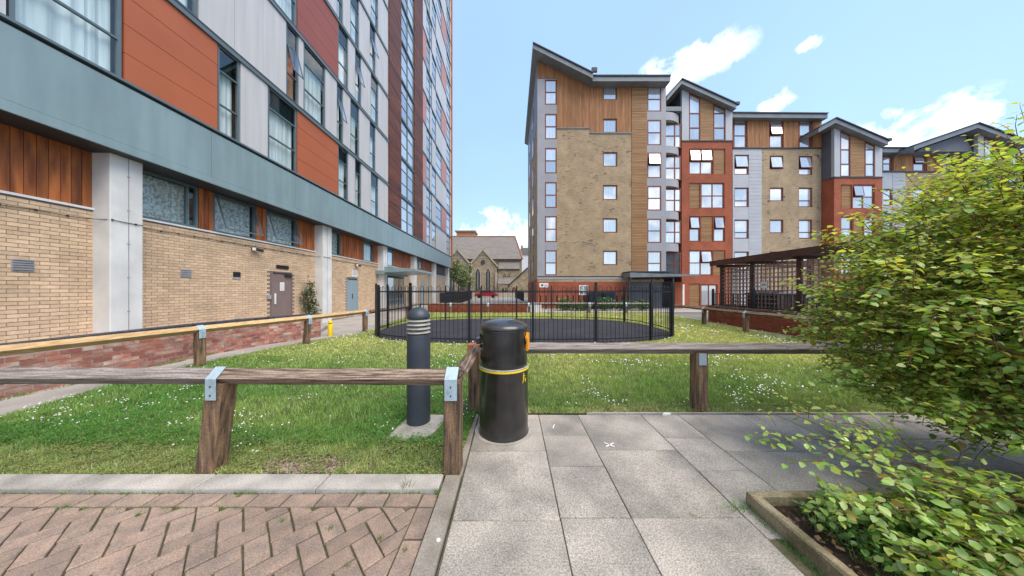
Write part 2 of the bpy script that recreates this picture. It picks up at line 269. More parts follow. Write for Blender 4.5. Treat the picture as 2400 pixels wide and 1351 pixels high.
# ------------------------------------------------------------------ mesh + object helpers
class MB:
    def __init__(s): s.v = []; s.f = []; s.m = []; s.mats = []
    def mi(s, m):
        if m is None: return 0
        if m not in s.mats: s.mats.append(m)
        return s.mats.index(m)
    def add(s, vs, fs, m=None):
        b = len(s.v); s.v += [tuple(v) for v in vs]; k = s.mi(m)
        for f in fs: s.f.append(tuple(i+b for i in f)); s.m.append(k)
    def box(s, x0, x1, y0, y1, z0, z1, m=None):
        if x0 > x1: x0, x1 = x1, x0
        if y0 > y1: y0, y1 = y1, y0
        if z0 > z1: z0, z1 = z1, z0
        s.add([(x0,y0,z0),(x1,y0,z0),(x1,y1,z0),(x0,y1,z0),(x0,y0,z1),(x1,y0,z1),(x1,y1,z1),(x0,y1,z1)],
              [(0,3,2,1),(4,5,6,7),(0,1,5,4),(1,2,6,5),(2,3,7,6),(3,0,4,7)], m); return s
    def bar(s, p, q, w, h=None, m=None, roll=0, up=(0, 0, 1), cham=0, segs=1, jit=0):
        """box beam from p to q"""
        h = h or w; p, q = Vector(p), Vector(q); d = (q-p).normalized(); u = Vector(up)
        if abs(d.dot(u)) > .98: u = Vector((0, 1, 0))
        a = d.cross(u).normalized(); b = a.cross(d)
        if cham:
            c = cham; sec = [(-w/2+c,-h/2),(w/2-c,-h/2),(w/2,-h/2+c),(w/2,h/2-c),(w/2-c,h/2),(-w/2+c,h/2),(-w/2,h/2-c),(-w/2,-h/2+c)]
        else: sec = [(-w/2,-h/2),(w/2,-h/2),(w/2,h/2),(-w/2,h/2)]
        cr, sr = math.cos(roll), math.sin(roll); n = len(sec); vs = []
        for k in range(segs+1):
            c = p.lerp(q, k/segs)
            for (x, y) in sec:
                X, Y = x*cr-y*sr, x*sr+y*cr
                j = Vector((random.gauss(0, jit), random.gauss(0, jit), random.gauss(0, jit))) if jit else Vector((0,0,0))
                vs.append(c + a*X + b*Y + j)
        fs = [tuple(range(n-1, -1, -1)), tuple(range(segs*n, segs*n+n))]
        for k in range(segs):
            for i in range(n): fs.append((k*n+i, k*n+(i+1) % n, (k+1)*n+(i+1) % n, (k+1)*n+i))
        # orient
        s.add(vs, [f[::-1] for f in fs] if False else fs, m); return s
    def prism(s, pts, axis, a0, a1, m=None):
        """polygon pts (2D) extruded on axis 'x','y','z'"""
        def P(p, a): return {'x': (a, p[0], p[1]), 'y': (p[0], a, p[1]), 'z': (p[0], p[1], a)}[axis]
        n = len(pts); vs = [P(p, a0) for p in pts]+[P(p, a1) for p in pts]
        fs = [tuple(range(n-1, -1, -1)), tuple(range(n, 2*n))]+[(i, (i+1) % n, n+(i+1) % n, n+i) for i in range(n)]
        ar = sum(pts[i][0]*pts[(i+1) % n][1]-pts[(i+1) % n][0]*pts[i][1] for i in range(n))
        flip = (ar < 0) ^ (a1 < a0) ^ (axis == 'y')
        s.add(vs, [f[::-1] for f in fs] if flip else fs, m); return s
    def lathe(s, prof, cx, cy, n=32, m=None, cap=True):
        vs = []; 
        for r, z in prof:
            for i in range(n): a = 2*math.pi*i/n; vs.append((cx+r*math.cos(a), cy+r*math.sin(a), z))
        fs = []
        for k in range(len(prof)-1):
            for i in range(n): fs.append((k*n+i, k*n+(i+1) % n, (k+1)*n+(i+1) % n, (k+1)*n+i))
        if cap: fs.append(tuple(range(n-1, -1, -1))); fs.append(tuple(range((len(prof)-1)*n, len(prof)*n)))
        s.add(vs, fs, m); return s
    def tube(s, pts, r, n=6, m=None, r1=None, cap=True):
        pts = [Vector(p) for p in pts]; r1 = r if r1 is None else r1; vs = []; L = len(pts); prev = None
        for k, p in enumerate(pts):
            d = (pts[min(k+1, L-1)]-pts[max(k-1, 0)]).normalized()
            u = prev if prev is not None else (Vector((0, 0, 1)) if abs(d.z) < .9 else Vector((1, 0, 0)))
            a = d.cross(u); 
            if a.length < 1e-5: a = d.cross(Vector((0, 1, 0)))
            a.normalize(); b = a.cross(d).normalized(); prev = b
            rr = r+(r1-r)*k/(L-1)
            for i in range(n): t = 2*math.pi*i/n; vs.append(p+(a*math.cos(t)+b*math.sin(t))*rr)
        fs = []
        for k in range(L-1):
            for i in range(n): fs.append((k*n+i, k*n+(i+1) % n, (k+1)*n+(i+1) % n, (k+1)*n+i))
        if cap: fs.append(tuple(range(n-1, -1, -1))); fs.append(tuple(range((L-1)*n, L*n)))
        s.add(vs, fs, m); return s
    def mesh(s, name, smooth=False):
        me = bpy.data.meshes.new(name); me.from_pydata(s.v, [], s.f)
        for m in (s.mats or []): me.materials.append(MATS[m] if isinstance(m, str) else m)
        if s.m: me.polygons.foreach_set('material_index', s.m)
        if smooth: me.shade_smooth() if hasattr(me, 'shade_smooth') else None
        if smooth:
            try: me.set_sharp_from_angle(angle=R(smooth if smooth is not True else 40))
            except Exception: pass
        me.update(); return me
    def build(s, name, parent=None, material=None, smooth=False):
        if material and not s.mats: s.mats = [material]
        return link(name, s.mesh(name, smooth), parent)
def link(name, me, parent=None, loc=None):
    o = bpy.data.objects.new(name, me); COL.objects.link(o)
    if parent:
        o.parent = parent
        if loc is None: o.matrix_parent_inverse = Matrix.Translation(-WORLD(parent))
    if loc is not None: o.location = loc
    return o
def WORLD(o):
    v = Vector(o.location)
    p = o.parent
    if p: v = v + o.matrix_parent_inverse.translation + WORLD(p)
    return v
def tag(o, label, cat, group=None):
    o['label'] = label; o['category'] = cat
    if group: o['group'] = group
    return o
def thing(name, label, cat, loc=(0, 0, 0), group=None):
    o = bpy.data.objects.new(name, None); COL.objects.link(o); o.location = loc; o.empty_display_size = .1
    return tag(o, label, cat, group)
def structure(o): o['kind'] = 'structure'; return o
def stuff(o): o['kind'] = 'stuff'; return o
def bx(x0, x1, y0, y1, z0, z1, name, m, parent): return MB().box(x0, x1, y0, y1, z0, z1, m).build(name, parent)
# facade frames: local (u along, v up, n outward)
class Fac:
    def __init__(s, kind, pos): s.k = kind; s.p = pos
    def P(s, u, v, n): return (s.p+n, u, v) if s.k == 'E' else ((u, s.p-n, v) if s.k == 'S' else (s.p-n, u, v))
    def box(s, mb, u0, u1, v0, v1, n0, n1, m=None):
        a, b = s.P(u0, v0, n0), s.P(u1, v1, n1); mb.box(a[0], b[0], a[1], b[1], a[2], b[2], m); return mb
    def quad(s, mb, u0, u1, v0, v1, n, m=None):
        q = [s.P(u0, v0, n), s.P(u1, v0, n), s.P(u1, v1, n), s.P(u0, v1, n)]
        if s.k == 'W': q = q[::-1]
        mb.add(q, [(0, 1, 2, 3)], m); return mb

def clip_poly(poly, x0, x1, y0, y1):
    def cl(P, ins, inter):
        out = []
        for i in range(len(P)):
            a, b = P[i-1], P[i]
            if ins(b):
                if not ins(a): out.append(inter(a, b))
                out.append(b)
            elif ins(a): out.append(inter(a, b))
        return out
    for ax, v, sg in ((0, x0, 1), (0, x1, -1), (1, y0, 1), (1, y1, -1)):
        if not poly: return []
        poly = cl(poly, lambda p: (p[ax]-v)*sg >= 0, lambda a, b: tuple(a[j]+(b[j]-a[j])*(v-a[ax])/(b[ax]-a[ax]) for j in (0, 1)))
    return poly
def block_from_poly(poly, z0, z1, inset=.004, ch=.004):
    """extruded polygon with a small chamfer on top"""
    c = (sum(p[0] for p in poly)/len(poly), sum(p[1] for p in poly)/len(poly))
    def sh(k):
        out = []
        for x, y in poly:
            dx, dy = x-c[0], y-c[1]; d = math.hypot(dx, dy) or 1
            f = max(0, d-k)/d; out.append((c[0]+dx*f, c[1]+dy*f))
        return out
    a, b = sh(inset), sh(inset+ch*1.4); n = len(poly)
    vs = [(x, y, z0) for x, y in a]+[(x, y, z1-ch) for x, y in a]+[(x, y, z1) for x, y in b]
    fs = [tuple(range(2*n, 3*n))]+[(i, (i+1) % n, n+(i+1) % n, n+i) for i in range(n)]+[(n+i, n+(i+1) % n, 2*n+(i+1) % n, 2*n+i) for i in range(n)]
    return vs, fs

# ------------------------------------------------------------------ ground
def sheet(name, pts, z, m):
    mb = MB(); mb.add([(x, y, z) for x, y in pts], [tuple(range(len(pts)))], m); return structure(mb.build(name))
sheet('ground', [(-300, -300), (300, -300), (300, 500), (-300, 500)], -.05, 'asphalt')
LAWN = [(-6.0, 2.165), (-.545, 2.165), (-.46, 2.165), (-.44, 3.25), (8.75, 3.25), (8.75, 9.0), (9.3, 14.0), (9.3, 17.3), (-6.0, 17.3), (-5.45, 11.5), (-5.2, 9.3), (-5.75, 8.1), (-6.12, 7), (-6.3, 5.5), (-6.3, 4.3), (-6.0, 3.1)]
sheet('left_path', [(-8.9, -3), (-5.4, -3), (-5.4, 2.0), (-4.0, 2.5), (-4.0, 18.5), (-8.9, 18.5)], -.02, 'path_concrete')
sheet('lawn', LAWN, 0.0, 'soil')
sheet('right_path', [(8.76, 2.6), (9.6, 2.6), (9.6, 18), (9.31, 18), (9.31, 14), (8.76, 9)], -.012, 'path_concrete')
sheet('forecourt', [(-8.9, 18.51), (-8.9, 60), (40, 60), (40, 18.01), (-4, 18.01)], -.03, 'path_concrete')
# play surface (rounded oval)
PC, PA, PB, PN = (.4, 10.55), 5.2, 3.1, 3.0
def oval(t, k=1.0):
    c, s_ = math.cos(t), math.sin(t)
    return (PC[0]+k*PA*math.copysign(abs(c)**(2/PN), c), PC[1]+k*PB*math.copysign(abs(s_)**(2/PN), s_))
def in_oval(x, y, k=1.0): return (np.abs((x-PC[0])/(PA*k))**PN+np.abs((y-PC[1])/(PB*k))**PN) < 1
mb = MB(); mb.prism([oval(2*math.pi*i/120, 1.0) for i in range(120)], 'z', -.02, .022, 'rubber'); structure(mb.build('play_surface'))
# slabs
paving = structure(MB().box(-.40, 9.5, -2.5, 3.235, -.06, -.012, 'joint_fill').build('slab_pavement'))
cols = [(-.392, .317, [-1.0, -.25, .5, 1.0, 1.747, 2.5, 3.225]), (.317, .787, [-.8, -.2, .4, .95, 1.77, 2.288, 2.77, 3.225]), (.787, 1.54, [-.7, .1, .85, 1.77, 2.52, 3.225]),
        (1.54, 1.98, [1.62, 2.23, 2.72, 3.225]), (1.98, 2.72, [1.9, 2.49, 3.225]), (2.72, 3.17, [1.9, 2.3, 2.75, 3.225]), (3.17, 3.92, [1.9, 2.49, 3.225]), (3.92, 4.37, [1.9, 2.2, 2.7, 3.225]),
        (4.37, 5.12, [1.9, 2.49, 3.225]), (5.12, 5.57, [1.9, 2.3, 2.75, 3.225]), (5.57, 6.3, [1.9, 2.5, 3.225]), (6.3, 7.0, [1.9, 2.6, 3.225]), (7.0, 7.75, [1.9, 2.5, 3.225])]
for x0, x1, ys in cols:
    for y0, y1 in zip(ys, ys[1:]):
        g = .0028; j = [random.uniform(-.002, .002) for _ in range(4)]
        poly = [(x0+g, y0+g+j[0]), (x1-g+j[1], y0+g), (x1-g, y1-g+j[2]), (x0+g+j[3], y1-g)]
        vs, fs = block_from_poly(poly, -.05, random.uniform(-.003, .001), 0, .0035)
        mb = MB(); mb.add(vs, fs, 'slab'); mb.build('slab', paving)
structure(MB().box(.9, 8.7, 3.237, 3.262, -.05, .012, 'kerb_concrete').build('path_edging'))
# block paving, herringbone with stretcher borders
pb = structure(MB().box(-6.2, -.535, -2.0, 2.0, -.075, -.028, 'joint_fill').build('block_pavement'))
W = .121; HW = .113; ZP = -.012
def paver(poly):
    if len(poly) < 3: return
    ar = abs(sum(poly[i-1][0]*poly[i][1]-poly[i][0]*poly[i-1][1] for i in range(len(poly))))/2
    if ar < .0012: return
    z = ZP+random.uniform(-.0025, .0025)
    vs, fs = block_from_poly([(px_+random.uniform(-.0015, .0015), py_+random.uniform(-.0015, .0015)) for px_, py_ in poly], -.06, z, .0078, .004)
    mb = MB(); mb.add(vs, fs, 'paver'); mb.build('paver', pb)
x = -.66
while x > -4.6: paver([(x-2*W, 1.992-W), (x, 1.992-W), (x, 1.992), (x-2*W, 1.992)]); x -= 2*W
y = 1.992-W
paver([(-.66, 1.992-W), (-.54, 1.992-W), (-.54, 1.992), (-.66, 1.992)])
while y > .5: paver([(-.54-W, y-2*W), (-.54, y-2*W), (-.54, y), (-.54-W, y)]); y -= 2*W
c45 = math.cos(R(45))
def rot(p): x, y = p[0]*HW, p[1]*HW; return (x*c45-y*c45-2.0, x*c45+y*c45+1.2)
BX0, BX1, BY0, BY1 = -4.4, -.54-W, .62, 1.992-W
npav = 0
for i in range(-46, 47):
    for j in range(-24, 25):
        ox, oy = i+2*j, i-2*j
        for (a, b, c, d) in ((0, 2, 0, 1), (0, 1, 1, 3)):
            P = [rot((ox+a, oy+c)), rot((ox+b, oy+c)), rot((ox+b, oy+d)), rot((ox+a, oy+d))]
            cx = sum(p[0] for p in P)/4; cy = sum(p[1] for p in P)/4
            if cx < -3.9 and cy < 1.2: continue
            P = clip_poly(P, BX0, BX1, BY0, BY1)
            if P: paver(P)
# kerbs
kerb = structure(MB().box(-5.9, -.545, 1.996, 2.02, -.06, -.03, 'joint_fill').build('kerb'))
x = -.548
while x > -6:
    mb = MB(); vs, fs = block_from_poly([(x-.91, 1.998), (x-.002, 1.998), (x-.002, 2.16), (x-.91, 2.16)], -.08, .018, 0, .008); mb.add(vs, fs, 'kerb_concrete'); mb.build('kerb_stone', kerb); x -= .915
strip = structure(MB().box(-.53, -.405, 3.0, 3.2, -.07, -.05, 'joint_fill').build('edging_strip'))
y = 2.2
for y0, y1 in ((1.28, 2.165), (.36, 1.275), (-.6, .355)):
    mb = MB(); vs, fs = block_from_poly([(-.530, y0), (-.408, y0), (-.408, y1), (-.530, y1)], -.08, .012, 0, .006); mb.add(vs, fs, 'strip_concrete'); mb.build('edging_stone', strip)
mb = MB(); vs, fs = block_from_poly([(-.48, 2.17), (-.402, 2.17), (-.402, 3.235), (-.43, 3.235)], -.08, .004, 0, .006); mb.add(vs, fs, 'strip_concrete'); mb.build('edging_stone', strip)
tag(MB().lathe([(.012, .0), (.012, .016), (.008, .019)], -.437, 1.595, 16, 'white_litter').build('bottle_cap'), 'small pale disc lying on the concrete edging strip beside the brick paving', 'bottle cap')
# flowers, grass, clover ------------------------------------------------
def vnoise(x, y, s, seed=0):
    r = np.random.default_rng(seed); G = r.random((128, 128)); x = x*s+500; y = y*s+500
    xi = np.floor(x).astype(int); yi = np.floor(y).astype(int); fx = x-xi; fy = y-yi; fx = fx*fx*(3-2*fx); fy = fy*fy*(3-2*fy)
    g = lambda a, b: G[a % 128, b % 128]
    return (g(xi, yi)*(1-fx)+g(xi+1, yi)*fx)*(1-fy)+(g(xi, yi+1)*(1-fx)+g(xi+1, yi+1)*fx)*fy
def in_poly(x, y, P):
    ins = np.zeros(x.shape, bool)
    for i in range(len(P)):
        (x0, y0), (x1, y1) = P[i-1], P[i]
        if y0 == y1: continue
        c = ((y0 > y) != (y1 > y)) & (x < (x1-x0)*(y-y0)/(y1-y0)+x0); ins ^= c
    return ins
def tri_mesh(name, co, tone, m, verts_per=3, faces=((0, 1, 2),)):
    n = len(co)//verts_per; nf = len(faces)
    me = bpy.data.meshes.new(name); me.vertices.add(len(co)); me.vertices.foreach_set('co', co.astype(np.float32).ravel())
    fa = np.array(faces, np.int32); idx = (np.arange(n, dtype=np.int32)*verts_per)[:, None, None]+fa[None]
    idx = idx.reshape(-1); me.loops.add(len(idx)); me.loops.foreach_set('vertex_index', idx)
    k = fa.shape[1]; np_ = n*nf; me.polygons.add(np_); me.polygons.foreach_set('loop_start', np.arange(np_, dtype=np.int32)*k)
    try: me.polygons.foreach_set('loop_total', np.full(np_, k, np.int32))
    except Exception: pass
    me.materials.append(MATS[m])
    if tone is not None:
        at = me.attributes.new('tone', 'FLOAT_COLOR', 'POINT'); t = np.repeat(tone, verts_per, axis=0) if len(tone) == n else tone
        at.data.foreach_set('color', np.hstack([t, np.ones((len(t), 1))]).astype(np.float32).ravel())
    me.update(calc_edges=True); me.validate(); return me
def scatter(n, y0, y1, power=1.6):
    # points in the lawn with density falling with distance
    u = rng.random(n); p = 2-power
    y = (y0**p+u*(y1**p-y0**p))**(1/p) if abs(p) > .01 else y0*(y1/y0)**u
    hw = np.minimum(y*2.15+.5, 11); x = (rng.random(n)*2-1)*hw
    ok = in_poly(x, y, LAWN) & ~in_oval(x, y, 1.01)
    ok &= ~(((x+1.05)**2+(y-3.04)**2 < .15**2))
    pad = (np.abs(x+1.0+.12*(2.85-y)) < .21+.03*vnoise(x, y, 30, 3)) & (y > 2.66+.08*vnoise(x, y, 12, 5)) & (y < 3.2); ok &= ~(pad & (rng.random(n) < .95))
    return x[ok], y[ok]
def lawn_dry(x, y):
    d = np.clip(1-(y-2.165)/.55, 0, 1)*(x < -.3)+np.clip(1-(y-3.25)/.25, 0, 1)*(x > -.3)
    bright = np.clip((y-4.2)/2.5, 0, 1)
    return d, bright
x, y = scatter(720000, 2.165, 17.3, 2.1)
n = len(x); d, br = lawn_dry(x, y+.22*(vnoise(x, y, 4, 61)-.5)+.12*(vnoise(x, y, 14, 62)-.5))
bare = (vnoise(x, y, 2.6, 11)*.6+vnoise(x, y, 9, 12)*.4 > .60) & (rng.random(n) < .6*np.clip(d, 0, 1))
bare |= (((x+1.75)/.32)**2+((y-2.28)/.13)**2 < 1+.6*vnoise(x, y, 15, 4)) & (rng.random(n) < .93)
keep = ~bare; x, y, d, br = x[keep], y[keep], d[keep], br[keep]; n = len(x)
cl = vnoise(x, y, 1.3, 2)*.6+vnoise(x, y, 5, 8)*.4
h = (.020+.085*cl*cl*rng.random(n)+.02*rng.random(n))*(1-.25*d)*(1-.25*br); h *= np.where(rng.random(n) < .02, 1.7, 1)
wd = (.0022+.0022*rng.random(n))*np.clip(y/3.2, .8, 5); a = rng.random(n)*6.283; ln = h*(.25+.6*rng.random(n)); la = rng.random(n)*6.283
ox, oy = np.cos(a)*wd, np.sin(a)*wd
co = np.empty((n, 3, 3)); co[:, 0] = np.c_[x-ox, y-oy, np.full(n, -.002)]; co[:, 1] = np.c_[x+ox, y+oy, np.full(n, -.002)]; co[:, 2] = np.c_[x+np.cos(la)*ln, y+np.sin(la)*ln, h]
mott = .75+.5*vnoise(x, y, 11, 71)*1.0+.25*(vnoise(x, y, 34, 72)-.5)
lush = np.array([.13, .29, .045]); dry = np.array([.50, .52, .20]); fresh = np.array([.60, .63, .19])
k1 = np.clip(d*.8*(.25+1.3*vnoise(x, y, 7, 21))+.12*(rng.random(n)-.3), 0, 1)[:, None]; k2 = np.clip(br*.75+.5*(vnoise(x, y, .9, 31)-.45)+.25*(rng.random(n)-.5)+(x > -.3)*.2, 0, 1)[:, None]
tone = lush*(1-k2)+fresh*k2; tone = tone*(1-k1)+dry*k1; tone *= ((.65+.7*rng.random(n))*mott)[:, None]
stuff(tag(link('lawn_grass', tri_mesh('lawn_grass', co.reshape(-1, 3), tone, 'grass_blade')), 'short green grass with drier edges covering the lawn around the play area', 'grass'))
def rosettes(n, sel, r0, r1, hz, colf, name, label, cat, nleaf=3, y1=9):
    x, y = scatter(n, 2.165, y1, 2.0); s_ = sel(x, y); x, y = x[s_], y[s_]; n = len(x)
    co = []; X = np.repeat(x, nleaf); Y = np.repeat(y, nleaf); N = len(X); a = np.tile(np.arange(nleaf)*6.283/nleaf, n)+np.repeat(rng.random(n)*6.283, nleaf)
    r = (r0+(r1-r0)*rng.random(N))*np.clip(Y/4, .9, 2.0); z = hz*(.4+np.repeat(rng.random(n), nleaf)); tz = r*(rng.random(N)*.8-.25)
    ca, sa = np.cos(a), np.sin(a); co = np.empty((N, 4, 3))
    co[:, 0] = np.c_[X, Y, z]; co[:, 1] = np.c_[X+ca*r*.6-sa*r*.42, Y+sa*r*.6+ca*r*.42, z+tz*.6+.003]; co[:, 2] = np.c_[X+ca*r, Y+sa*r, z+tz]; co[:, 3] = np.c_[X+ca*r*.6+sa*r*.42, Y+sa*r*.6-ca*r*.42, z+tz*.6+.003]
    t = colf(N, X, Y)
    return stuff(tag(link(name, tri_mesh(name, co.reshape(-1, 3), t, 'grass_blade', 4, ((0, 1, 2, 3),))), label, cat))
rosettes(60000, lambda x, y: (x < -.3) & (vnoise(x, y, .9, 41) > .42) & (y > 2.55), .010, .020, .045,
         lambda N, X, Y: np.array([.085, .25, .035])*(.6+.8*rng.random((N, 1))), 'clover', 'darker clover leaves growing through the near left lawn', 'clover', 3, 6)
rosettes(60000, lambda x, y: (lawn_dry(x, y)[0] > .1) & (vnoise(x, y, 8, 81)*.6+vnoise(x, y, 22, 82)*.4 > .46), .006, .015, .03,
         lambda N, X, Y: (np.array([.40, .47, .15])*(1-rng.random((N, 1))*.6)+np.array([.12, .02, -.01])*(rng.random((N, 1)) < .15)), 'chickweed', 'olive low weeds along the edge of the lawn by the kerb', 'weeds', 4, 4)
# daisies
x, y = scatter(60000, 2.3, 15, 1.9); cl = vnoise(x, y, 1.7, 51)*vnoise(x, y, 6, 52)
s_ = (rng.random(len(x)) < np.clip((cl-.33)*4, 0, 1)*.36*np.where(x > -.3, 1.3, .8)) & (lawn_dry(x, y)[0] < .6); x, y = x[s_], y[s_]; n = len(x)
r = (.0042+.004*rng.random(n))*np.clip(y/3.6, .9, 2.3); z = .045+.03*rng.random(n); co = np.empty((n, 8, 3))
for k in range(8): co[:, k] = np.c_[x+np.cos(k*.785)*r, y+np.sin(k*.785)*r, z+.003*((k % 2)*2-1)+.25*r*np.sin(k*.785)]
stuff(tag(link('daisies', tri_mesh('daisies', co.reshape(-1, 3), None, 'daisy', 8, (tuple(range(8)),))), 'white daisies scattered in clusters through the lawn', 'daisies'))
# dry chips on the bare patch, straw at the edges, moss and weeds in the joints
n = 1500; x = rng.normal(-1.75, .22, n); y = 2.28+rng.normal(0, .06, n); ok = y > 2.17; x, y = x[ok], y[ok]; n = len(x); a = rng.random(n)*6.28; L_ = .004+.010*rng.random(n); co = np.empty((n, 4, 3))
for k, (u, v) in enumerate(((-1, -.5), (1, -.5), (1, .5), (-1, .5))): co[:, k] = np.c_[x+(u*np.cos(a)-v*np.sin(a))*L_, y+(u*np.sin(a)+v*np.cos(a))*L_, .004+.008*rng.random(n)]
stuff(tag(link('wood_chips', tri_mesh('wood_chips', co.reshape(-1, 3), np.array([.45, .33, .25])*(.35+.9*rng.random((n, 1))), 'grass_blade', 4, ((0, 1, 2, 3),))), 'pale chips and crumbs on the bare patch at the lawn edge', 'wood chips'))
def tuft(cx, cy, sx, sy, n, h0, tone, acc):
    x = rng.normal(cx, sx, n); y = rng.normal(cy, sy, n); h = h0*(.3+rng.random(n)); a = rng.random(n)*6.28; w = .0012+.0015*rng.random(n); la = rng.random(n)*6.28
    co = np.empty((n, 3, 3)); co[:, 0] = np.c_[x-np.cos(a)*w, y-np.sin(a)*w, np.full(n, -.02)]; co[:, 1] = np.c_[x+np.cos(a)*w, y+np.sin(a)*w, np.full(n, -.02)]; co[:, 2] = np.c_[x+np.cos(la)*h*.7, y+np.sin(la)*h*.7, -.01+h]
    acc.append((co.reshape(-1, 3), np.array(tone)*(.6+.8*rng.random((n, 1)))))
acc = []
for _ in range(30): tuft(random.uniform(-3.9, -.6), 1.994, .05, .005, 24, .02, (.13, .25, .04), acc)
for _ in range(26): tuft(random.uniform(-3.4, -.6), 1.86+random.uniform(-.01, .01), .02, .006, 16, .015, (.15, .27, .05), acc)
for cx, cy in ((-.90, 1.47), (-.8, 1.63), (-1.5, 1.75), (-2.5, 1.8), (-3.1, 1.86), (-1.1, 1.98), (-1.15, 1.7), (-.62, 1.56), (-2.0, 1.97), (-2.05, 1.995)): tuft(cx, cy, .010, .008, 40, .02, (.12, .24, .05), acc)
tuft(-.545, 1.99, .01, .02, 60, .05, (.15, .25, .05), acc); tuft(-.79, 2.03, .01, .01, 40, .1, (.15, .22, .05), acc)
for cy in np.arange(1.25, 1.85, .03): tuft(1.615+random.uniform(-.015, .02), cy, .012, .02, 26, .035, (.14, .28, .05), acc)
tuft(1.56, 1.84, .05, .02, 120, .06, (.14, .30, .05), acc); tuft(1.2, 1.775, .01, .005, 20, .03, (.14, .3, .05), acc)
for _ in range(46): tuft(-7.0+random.uniform(-.03, .03), random.uniform(3.5, 6.4), .01, .05, 30, .05, (.20, .28, .06), acc)
stuff(tag(link('joint_weeds', tri_mesh('joint_weeds', np.vstack([a[0] for a in acc]), np.vstack([a[1] for a in acc]), 'grass_blade')), 'small green weeds growing in the joints of the paving and along the kerb', 'weeds'))

# ------------------------------------------------------------------ left tower
XW, XC, XF, XU = -8.95, -8.577, -8.30, -8.36
tower = thing('apartment_tower', 'tall tower on the left with grey, orange and white panels above buff brick', 'building', (-14, 16, 0))
FW, FU = Fac('E', XW), Fac('E', XU)
bx(-22, XU-.45, -4, 36.7, 4.5, 46, 'core', 'room_dark', tower)
bx(-22, XW-.42, -4, 36.7, -.05, 4.49, 'ground_core', 'room_dark', tower)
# bricks
bw = bx(XW-.4, XW-.008, -4, 18.0, -.05, 3.19, 'brick_wall', 'buff_mortar', tower)
bx(XW-.4, XW, 18.0, 36.5, -.05, 3.19, 'brick_wall', 'buff_brick_wall', tower)
DOORS = [(10.02, 10.93, 0, 2.16), (14.55, 15.55, 0, 2.12)]
full = MB().box(-.012, 0, -.1075, .1075, 0, .065, 'buff_brick').mesh('brick')
cand = []
row = 0; z = .015
while z < 3.15:
    y = 4.2+(row % 2)*.1125
    while y < 17.95:
        y0, y1 = y, y+.215
        if z+.065 < 3.185 and not any(y1 > d[0]-.01 and y0 < d[1]+.01 and z < d[3]+.01 for d in DOORS) and not (5.72 < y0 and y1 < 6.27) and not (12.2 < y0 and y1 < 12.82):
            cand.append((y0, z))
        y += .225
    z += .075; row += 1
cand = [c for c in cand if c[1] > .3 or c[0] > 8]
cand.sort(key=lambda c: c[0] if c[0] > 4.4 else 99)
mb = MB()
for i, (y0, z) in enumerate(cand):
    pr = random.uniform(-.001, .002)
    if i < 295:
        o = link('brick', full, bw, loc=None); o.matrix_parent_inverse = Matrix.Translation(-WORLD(bw)); o.location = (XW+pr, y0+.1075, z)
    else: mb.box(XW-.012, XW+pr, y0, y0+.215, z, z+.065, 'buff_brick')
stuff(mb.build('brick_courses', bw))
# columns, sill, soffit, fascia
colY = [(-.8, -.3), (5.736, 6.25), (12.2, 12.8), (17.95, 18.5), (23.7, 24.25), (29.9, 30.45), (36.1, 36.7)]
for y0, y1 in colY:
    mb = MB(); mb.bar((0, 0, -.05), (0, 0, 4.42), .001); mb = MB()
    mb.prism([(XW-.05, y0), (XC-.012, y0), (XC, y0+.012), (XC, y1-.012), (XC-.012, y1), (XW-.05, y1)], 'z', -.05, 4.42, 'concrete_paint')
    c = mb.build('column', tower)
    j = MB().box(XC-.002, XC+.006, y0+.27, y0+.282, .1, 4.42, 'grey_plastic')
    for z in (1.0, 1.75, 2.5, 3.25, 4.0): j.box(XC-.002, XC+.009, y0+.255, y0+.297, z, z+.025, 'grey_plastic')
    j.build('cable_conduit', c)
segs = []
prev = -4
for y0, y1 in colY: segs.append((prev, y0)); prev = y1
for y0, y1 in segs:
    bx(XW-.05, XW+.035, y0, y1, 3.192, 3.235, 'sill', 'white_paint', tower)
bx(XW-.3, XF-.04, -4, 36.75, 4.425, 4.47, 'soffit', 'dark_metal', tower)
fy = [-4, 2.1, 8.85, 11.6, 14.8, 18.7, 24.4, 30.6, 36.8]
fy = [-4, .9, 4.3-.1, 7.42, 10.3, 13.6, 17.2, 21.2, 25.6, 30.6, 36.8]
for a, b in zip(fy, fy[1:]):
    p = MB().box(XF-.06, XF, a+.004, b-.004, 4.62, 5.86, 'fascia_metal').build('fascia_panel', tower)
    MB().box(XF-.062, XF+.012, a, b, 4.43, 4.612, 'fascia_metal').build('drip_edge', tower)
bx(XU-.3, XF-.065, -4, 36.75, 4.5, 5.93, 'fascia_backing', 'dark_metal', tower)
bx(XU-.3, XF+.03, -4, 36.8, 5.935, 5.985, 'sill_flashing', 'window_metal', tower)
